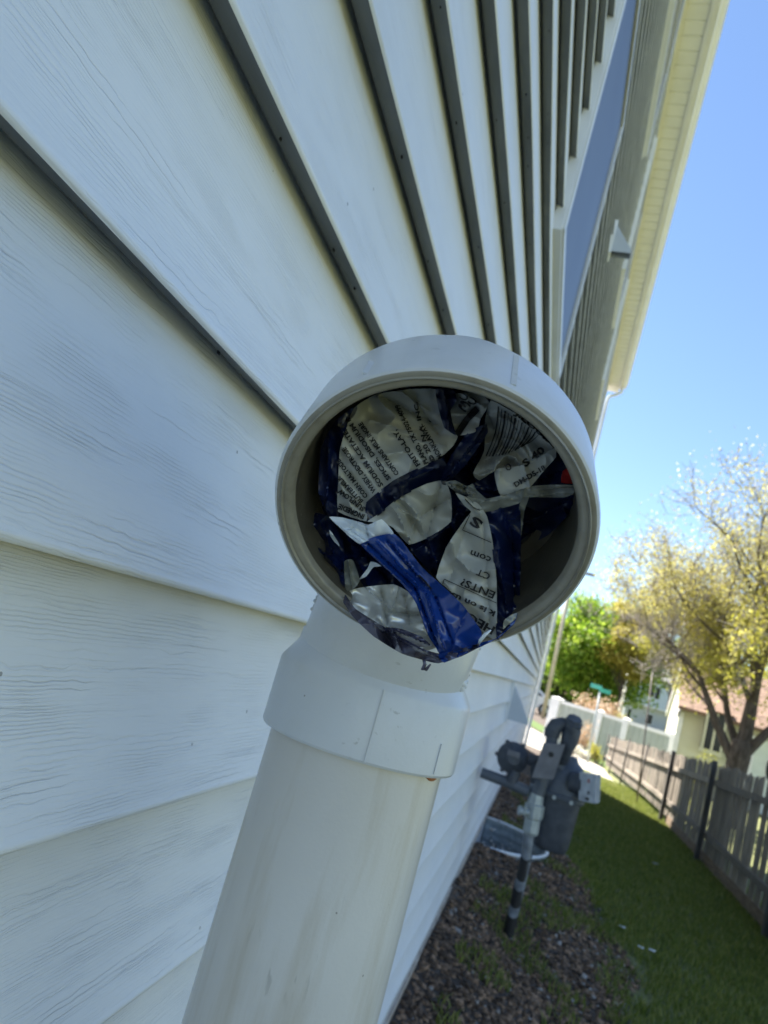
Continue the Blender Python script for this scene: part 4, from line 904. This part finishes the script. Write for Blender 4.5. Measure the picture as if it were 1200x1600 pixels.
M_LEAFD = leaf_material('deep_green_leaves', (.03, .07, .008), (.07, .14, .015), (.13, .21, .03), .4)
M_LEAFO = leaf_material('ochre_leaves', (.24, .20, .03), (.42, .36, .06), (.56, .50, .14), .5)
M_LEAFY = leaf_material('olive_yellow_leaves', (.24, .24, .03), (.44, .42, .06), (.60, .56, .13), .55)
M_BUD = leaf_material('tan_young_leaves', (.26, .23, .06), (.46, .42, .11), (.60, .57, .20), .55)
def put(px, y, z=-1.4): r = at_y(px, 1078 + .29 * (px - 855), y); return Vector((r.x, y, z))
crown_tree(put(925, 58), 9.3, 4.3, 3.5, 5.6, 3.9, 34000, .19, M_LEAFG, 'leafy_tree', 'big bright green tree standing behind the street sign', 5, .3, clumps=110)
crown_tree(put(962, 55), 8.6, 2.1, 2.2, 6.4, 2.7, 13000, .14, M_LEAFO, 'leafy_tree', 'reddish ochre tree right behind the big bright green tree', 6, .10, clumps=50)
crown_tree(put(1040, 48), 8.2, 2.6, 2.2, 6.6, 1.9, 11000, .12, M_LEAFY, 'leafy_tree', 'rounded yellow green tree above the roof of the far blue house', 7, .06, clumps=50)
crown_tree(put(880, 70), 7, 5.0, 3, 3.2, 3.0, 14000, .18, M_LEAFD, 'leafy_tree', 'dark green tree low behind the utility pole', 8, .25, clumps=70)
crown_tree(put(1235, 26), 8.2, 1.7, 2.0, 4.6, 3.3, 16000, .085, M_LEAFY, 'leafy_tree', 'dense olive yellow tree at the right edge behind the house', 9, .2, clumps=60)
crown_tree(put(950, 98), 5, 7, 3, 3.4, 2.6, 14000, .18, M_LEAFD, 'leafy_tree', 'dark green tree low down between the sign and the blue house', 10, .25, clumps=70)
# the big half bare tree on the right
TB = Vector((3.42, 14.2, -1.4)); rng = random.Random(21)
bt = empty('bare_tree', TB, 'large half bare tree with forked trunk and tan young leaves beside the low house', 'tree')
mb = MB(); tips = []
fork = Vector((.02, 0, 1.25)); mb.tube([Vector((.06, 0, -.3)), Vector((.03, 0, .2)), Vector((.0, 0, .8)), fork, Vector((.03, 0, 1.5))], [.25, .185, .175, .19, .15], 16)
mb.build('trunk', M_BARK, bt)
mb = MB()
branch(mb, Vector((-.08, 0, 1.15)), Vector((-.75, .1, 1.0)), .095, 1.55, rng, 0, tips, 4, .3, .5)
branch(mb, Vector((.05, .02, 1.35)), Vector((.10, .1, 1.0)), .135, 2.1, rng, 0, tips, 4, .35, .35)
branch(mb, Vector((.10, -.05, 1.3)), Vector((.75, .2, .9)), .09, 1.7, rng, 0, tips, 4, .3, .5)
branch(mb, Vector((.0, .1, 1.3)), Vector((-.2, .8, 1.0)), .08, 1.6, rng, 0, tips, 4, .3, .5)
branch(mb, Vector((.06, .0, 2.6)), Vector((-.55, -.2, 1.0)), .085, 1.5, rng, 1, tips, 4, .3, .5)
mb.build('branches', M_BARK, bt)
tw = MB()
for pts_, Lb in tips:
    for _ in range(5):
        i = rng.randint(1, len(pts_) - 1); d = Vector((rng.gauss(0, 1), rng.gauss(0, 1), rng.gauss(.6, .8))).normalized(); a_ = pts_[i]; b_ = a_ + d * rng.uniform(.15, .38)
        tw.tube([a_, (a_ + b_) / 2 + Vector((rng.gauss(0, .02),) * 3), b_], [.006, .005, .003], 4, caps=False)
tw.build('twigs', M_TWIG, bt)
print('tips', len(tips))
P1 = tip_points(tips, 46, .16, rng, lambda p: 0 if (p.x < -1.0 and p.z < 3.3) else .85)
link('crown', leaf_mesh('crown', P1, .032, M_BUD, 3), M_BUD, bt)
P2 = tip_points(tips, 60, .18, rng, lambda p: 0 if (p.x < -1.0 and p.z < 3.3) else max(0, min(1, .42 + .30 * p.x + (3.4 - p.z) * .22)))
link('lower_leaves', leaf_mesh('lower_leaves', P2, .050, M_LEAFY, 4), M_LEAFY, bt)

# ------------------------------------------------------------------ neighbour's low house
E1 = Vector((.995, -.1, 0)).normalized(); E2 = Vector((.1, .995, 0)).normalized(); C0 = Vector((3.32, 19.9, -1.45))
nh = empty('low_house', C0, 'low cream house with brown shingle roof and bay window behind the tree', 'house')
M_NW = noisy('cream_clapboard', (.50, .49, .36), (.56, .55, .42), scale=3, rough=.7)
M_NR = noisy('brown_shingles', (.15, .095, .065), (.23, .15, .105), scale=16, rough=.95, bump=.01)
def ob(mb, t0, t1, s0, s1, z0, z1):   # box in the house frame, metres along the wall, depth and height
    c = E1 * (t0 + t1) / 2 + E2 * (s0 + s1) / 2 + Vector((0, 0, (z0 + z1) / 2)); return mb.obox(c, E1 * (t1 - t0) / 2, E2 * (s1 - s0) / 2, Vector((0, 0, (z1 - z0) / 2)))
def hf(t, s, z): return E1 * t + E2 * s + Vector((0, 0, z))
EV = 1.97; RD = 3.25; DP = 5.0; LN = 12
wall_n = ob(MB(), 0, LN, 0, DP, 0, EV).build('wall', M_NW, nh)
k = 0
while k * .17 < EV - .1:      # clapboards along the long wall
    z_ = .02 + k * .17; mb = MB(); mb.add([hf(.02, -.004, z_ + .17), hf(LN, -.004, z_ + .17), hf(LN, -.024, z_), hf(.02, -.024, z_), hf(LN, -.001, z_), hf(.02, -.001, z_)], [(0, 3, 2, 1), (3, 5, 4, 2)]); mb.build('clapboard', M_NW, nh); k += 1
gb = MB(); gb.add([hf(-.004, 0, EV), hf(-.004, DP, EV), hf(-.004, DP / 2, RD), hf(.1, 0, EV), hf(.1, DP, EV), hf(.1, DP / 2, RD)], [(0, 2, 1), (3, 4, 5)]); gb.build('gable', M_NW, nh)
for (s0, z0, s1, z1) in ((-.28, EV - .10, DP / 2, RD + .06), (DP + .28, EV - .10, DP / 2, RD + .06)):
    a_, b_ = hf(-.08, s0, z0), hf(-.08, s1, z1); rb = MB(); rb.add([a_, b_, b_ + Vector((0, 0, -.16)), a_ + Vector((0, 0, -.16))] + [v + E1 * .05 for v in (a_, b_, b_ + Vector((0, 0, -.16)), a_ + Vector((0, 0, -.16)))], [(0, 1, 2, 3), (7, 6, 5, 4), (0, 4, 5, 1), (3, 2, 6, 7)]); rb.build('barge_board', M_TRIM, nh)
for s0, s1 in ((-.30, DP / 2), (DP + .30, DP / 2)):
    rf_ = MB(); q = [hf(-.10, s0, EV - .06), hf(LN, s0, EV - .06), hf(LN, s1, RD + .08), hf(-.10, s1, RD + .08)]; rf_.add(q + [v + Vector((0, 0, .07)) for v in q], [(3, 2, 1, 0), (4, 5, 6, 7), (0, 1, 5, 4), (0, 4, 7, 3)]); rf_.build('roof', M_NR, nh)
# shingle courses as thin steps on the near slope
sc_ = MB()
for i in range(22):
    f = i / 22; s_ = -.30 + (DP / 2 + .30) * f; z_ = EV - .06 + (RD + .14 - EV) * f + .078
    t_ = -.10
    while t_ < LN:
        wv = U(.28, .36); lift = U(.004, .014); a_ = hf(t_ + .006, s_ - .01, z_ + lift); b_ = hf(min(t_ + wv, LN) - .006, s_ - .01, z_ + lift); sl = (E2 * (DP / 2 + .30) + Vector((0, 0, RD + .14 - EV))).normalized() * .15
        sc_.add([a_, b_, b_ + sl, a_ + sl, a_ - Vector((0, 0, .02)), b_ - Vector((0, 0, .02))], [(0, 1, 2, 3), (4, 5, 1, 0)]); t_ += wv
sc_o = sc_.build('shingle', noisy('brown_shingle_tabs', (.13, .085, .06), (.25, .165, .12), scale=16, rough=.95, island=.25), nh); sc_o['kind'] = 'stuff'
ob(MB(), -.03, .09, -.035, -.001, 0, EV - .1).build('corner_board', M_TRIM, nh)
def wall_t(px, py):
    p = on_plane(px, py, C0, E2); return (p - C0).dot(E1), p.z - C0.z
t0, z0 = wall_t(1096, 1170); t1, z1 = wall_t(1134, 1115)
bw = ob(MB(), t0 - .05, t1 + .05, -.34, -.02, z0 - .06, z0 + .04).build('bay_window', M_NW, nh)
ob(MB(), t0 - .05, t1 + .05, -.34, -.03, z0 + .041, z1 - .02).build('bay_glass', M_SHADEGLASS, bw)
for t_ in (t0 - .06, (t0 + t1) / 2 - .04, t1 - .02): ob(MB(), t_, t_ + .055, -.362, -.33, z0 + .042, z1 - .021).build('mullion', M_NW, bw)
mb = MB(); mb.add([hf(t0 - .15, -.42, z1 - .02), hf(t1 + .15, -.42, z1 - .02), hf(t1 + .1, -.02, z1 + .16), hf(t0 - .1, -.02, z1 + .16), hf(t0 - .15, -.42, z1 - .06), hf(t1 + .15, -.42, z1 - .06)], [(0, 1, 2, 3), (4, 5, 1, 0)]); mb.build('bay_roof', M_NR, bw)
td, zd = wall_t(1182, 1155); M_DOOR = flat('pale_green_white_door', (.66, .72, .68), rough=.5)
dr = ob(MB(), td, td + .85, -.05, -.025, .02, zd + .02).build('door', M_DOOR, nh)
cd_ = hf(td + .42, -.056, zd - .58); mb = MB(); vq = [cd_] + [cd_ + E1 * .13 * math.cos(q) + Vector((0, 0, .31 * math.sin(q))) for q in [2 * math.pi * k / 28 for k in range(28)]]
mb.add(vq, [(0, 1 + (k + 1) % 28, 1 + k) for k in range(28)]); mb.build('oval_glass', M_SHADEGLASS, dr)
MB().tube([cd_ + E1 * .14 * math.cos(q) + Vector((0, 0, .32 * math.sin(q))) - E2 * .004 for q in [2 * math.pi * k / 28 for k in range(29)]], .014, 6, caps=False).build('oval_frame', M_TRIM, dr)
ob(MB(), td - .10, td - .002, -.06, -.025, 0, zd + .06).build('door_frame', M_TRIM, nh)

# ------------------------------------------------------------------ far blue house
bc = at_y(974, 1112, 82); bh = empty('blue_house', (bc.x, 82, -1.4), 'far two storey pale blue house with dark shutters beyond the vinyl fence', 'house')
def bx(nm, x0, x1, y0, y1, z0, z1, mt, par=None, bev=0): return MB().box((x0, y0, z0), (x1, y1, z1), bev).build(nm, mt, par or bh)
M_BW = flat('pale_blue_siding', (.55, .62, .72), rough=.7); M_BW2 = flat('pale_grey_render', (.50, .52, .54), rough=.8)
bx('wall', 0, 9, 0, 7, 2.75, 5.6, M_BW); bx('lower_wall', .1, 9, .6, 7, 0, 2.74, M_BW2); bx('belt_trim', -.02, 9, -.03, .6, 2.62, 2.78, M_TRIM)
mb = MB(); mb.add([(-.4, -.5, 5.6), (9.4, -.5, 5.6), (9.4, 3.5, 7.0), (1.2, 3.5, 7.0), (-.4, 7.4, 5.6), (9.4, 7.4, 5.6), (-.4, -.5, 5.45), (9.4, -.5, 5.45)], [(0, 1, 2, 3), (0, 3, 4), (3, 2, 5, 4), (6, 7, 1, 0)]); mb.build('roof', noisy('grey_shingles', (.13, .13, .12), (.22, .22, .20), scale=5, rough=.9), bh)
M_SHUT = flat('black_shutter', (.02, .022, .03), rough=.6)
for x0 in (1.75, 4.6):
    w_ = bx('window', x0, x0 + .95, -.06, .0, 3.7, 4.9, M_TRIM); bx('pane', x0 + .06, x0 + .89, -.08, -.062, 3.78, 4.84, M_SHADEGLASS, w_)
    for xs_ in (x0 - .48, x0 + 1.0): bx('shutter', xs_, xs_ + .42, -.07, -.005, 3.7, 4.9, M_SHUT)
for x0, w2 in ((.4, .5), (2.3, .8), (5.0, .8)):
    w_ = bx('window', x0, x0 + w2, .55, .6, .9, 2.0, M_TRIM); bx('pane', x0 + .06, x0 + w2 - .06, .53, .549, .96, 1.94, M_SHADEGLASS, w_)
MB().tube([(-.2, -.4, 5.45), (-.15, -.4, 0)], .10, 8).build('downspout', M_TRIM, bh)

# ------------------------------------------------------------------ street sign, utility pole, parked car, shrubs
sp0 = at_y(922, 1172, 18.6); sp1 = at_y(938, 1080, 18.6)
ss = empty('street_sign', (sp0.x, 18.6, -1.4), 'blank looking teal street name sign on a thin pale pole before the vinyl fence', 'street sign'); ss['label'] = 'teal street name sign on a thin pale pole before the vinyl fence'
so = Vector((sp0.x, 18.6, -1.4)); MB().tube([Vector((0, 0, -.1)), sp1 - so], .026, 10).build('pole', M_GALV, ss)
M_TEAL = noisy('teal_sign_face', (.03, .34, .30), (.06, .42, .37), scale=8, rough=.4)
mb = MB(); mb.box((-.26, -.008, .0), (.02, .008, .10), .002); o = mb.build('sign_blade', M_TEAL, ss, loc=sp1 - so + Vector((0, 0, .03))); o.rotation_euler = (0, .02, -.25)
mb = MB(); mb.box((-.02, -.008, .0), (.26, .008, .10), .002); o = mb.build('sign_blade', M_TEAL, ss, loc=sp1 - so + Vector((0, -.03, -.02))); o.rotation_euler = (0, .0, .30)
u0 = at_y(850, 1112, 37); u1 = at_y(893, 905, 37)
up = empty('utility_pole', (u0.x, 37, -1.4), 'sunlit wooden utility pole before the green trees', 'utility pole'); uo = Vector((u0.x, 37, -1.4))
topv = u1 - uo; topv.z = 8.2
MB().tube([Vector((0, 0, -.3)), topv], [.11, .08], 12).build('pole', noisy('sunlit_pole_wood', (.44, .38, .28), (.58, .52, .40), scale=3, rough=.9), up)
MB().box((topv.x - 1.1, -.06, 7.5), (topv.x + 1.1, .06, 7.62), .01).build('cross_arm', M_BARK, up)
# white car
cb = at_y(846, 1114, 41); car = empty('parked_car', (cb.x - 1.3, 41, -1.40), 'white car parked far off beside the house corner', 'car')
def carbody():
    pr_ = [(-2.1, .35), (-2.15, .75), (-1.95, .88), (-1.25, .95), (-.75, 1.38), (.75, 1.42), (1.45, .98), (2.1, .86), (2.2, .6), (2.15, .32)]
    V = []; n = len(pr_)
    for s in (-1, 1):
        for (x, z_) in pr_: V.append((x, s * (.85 if z_ < 1.1 else .66), z_))
    return V, [tuple(range(n)), tuple(reversed(range(n, 2 * n)))] + [((i + 1) % n, i, i + n, (i + 1) % n + n) for i in range(n)]
V, Fq = carbody(); MB().add(V, Fq).build('body', flat('white_car_paint', (.74, .75, .77), rough=.25, coat=.5), car)
for s in (-1, 1):
    MB().add([(-1.1, s * .862, .98), (-.72, s * .70, 1.30), (.68, s * .70, 1.33), (1.2, s * .862, 1.0)], [(0, 1, 2, 3)]).build('side_window', M_SHADEGLASS, car)
    for x_ in (-1.35, 1.4):
        wh = MB().lathe((x_, s * .72, .33), (0, s, 0), [(0, 0), (0, .33), (.16, .33), (.17, .30), (.165, .2), (.165, 0)], 20).build('wheel', M_TAPE, car, sharp=40)
        MB().lathe((x_, s * .887, .33), (0, s, 0), [(0, .2), (.008, .19), (.008, 0)], 14).build('rim', M_GALV, wh)
MB().box((2.16, -.7, .6), (2.21, -.45, .72), .01).build('headlight', M_TRIM, car); MB().box((2.16, .45, .6), (2.21, .7, .72), .01).build('headlight', M_TRIM, car)
def shrub(p, rx, rz, n, size, mat, label, seed, name='shrub', cat='shrub', stem=M_TWIG):
    rng = random.Random(seed); t = empty(name, p, label, cat); mb = MB(); C = []
    for k in range(16):
        a_ = rng.uniform(0, 6.28); q = rng.uniform(.3, 1); e_ = Vector((math.cos(a_) * rx * q, math.sin(a_) * rx * q, rz * rng.uniform(.9, 1.9)))
        mb.tube([Vector((0, 0, -.05)), e_ * .5 + Vector((0, 0, .1 * rz)), e_], [.012, .009, .004], 5, caps=False)
        for _ in range(n // 16):
            f = rng.uniform(.35, 1.1); C.append(tuple(e_ * f + Vector((rng.gauss(0, rx * .2), rng.gauss(0, rx * .2), rng.gauss(0, rz * .16)))))
    mb.build('stems', stem, t); link('leaves', leaf_mesh('leaves', C, size, mat, seed), mat, t); return t
M_PINK = leaf_material('rusty_pink_twigs', (.36, .22, .12), (.50, .34, .22), (.62, .50, .36), .3)
M_BLOSS = leaf_material('white_blossom', (.70, .68, .58), (.78, .76, .68), (.84, .83, .78), .3)
M_YEL = leaf_material('yellow_flowers', (.42, .42, .03), (.60, .58, .06), (.72, .70, .12), .3)
def gpt(px, y): x = at_y(px, 1120, y).x; return Vector((x, y, float(gz(x, y))))
shrub(gpt(912, 20.4), .40, .42, 1300, .035, M_PINK, 'rusty pink twiggy shrub against the vinyl fence', 31)
shrub(gpt(905, 19.5), .28, .16, 700, .035, M_BLOSS, 'low pale blossoming shrub under the street sign', 32)
shrub(gpt(929, 19.3), .26, .12, 500, .035, M_BLOSS, 'pale flowers in the bed just right of the sign pole', 33)
shrub(gpt(948, 19.2), .24, .22, 900, .032, M_LEAFY, 'yellow green bush in the corner by the fence end', 34)
shrub(gpt(1112, 12.4), .22, .55, 900, .024, M_YEL, 'bright yellow green shrub showing above the dark picket fence', 35)
shrub(gpt(1068, 13.5), .30, .40, 700, .024, M_YEL, 'low yellow shrub just over the fence by the house corner', 36)
shrub(at_y(930, 1110, 31).xyz * 1 + Vector((0, 0, 0)) - Vector((0, 0, at_y(930, 1110, 31).z + 1.4)), 1.2, .80, 5000, .07, M_PINK, 'broad tan shrub rising behind the left of the vinyl fence', 37)
shrub(at_y(968, 1110, 32).xyz - Vector((0, 0, at_y(968, 1110, 32).z + 1.4)), 1.0, .62, 4000, .07, M_BUD, 'tan shrub behind the middle of the vinyl fence', 38)
shrub(at_y(968, 1110, 36).xyz - Vector((0, 0, at_y(968, 1110, 36).z + 1.4)), .10, 1.25, 700, .06, M_BLOSS, 'narrow white blossoming shrub before the blue house', 39)
# far wood closing the horizon
rg = np.random.RandomState(77); n = 60000; a = rg.uniform(-.9, 1.1, n); d = rg.uniform(150, 185, n); hz = rg.rand(n) ** .8
X = np.sin(a) * d; Y = np.cos(a) * d; H = 7 + 3.0 * np.sin(a * 31) + 2.0 * np.sin(a * 77 + 1) + 1.2 * np.sin(a * 190)
tag(link('distant_wood', leaf_mesh('distant_wood', np.stack([X, Y, -1.5 + hz * H], -1), .95, M_LEAFD, 5), M_LEAFD), 'distant line of dark green woodland along the horizon', 'wood', kind='stuff')
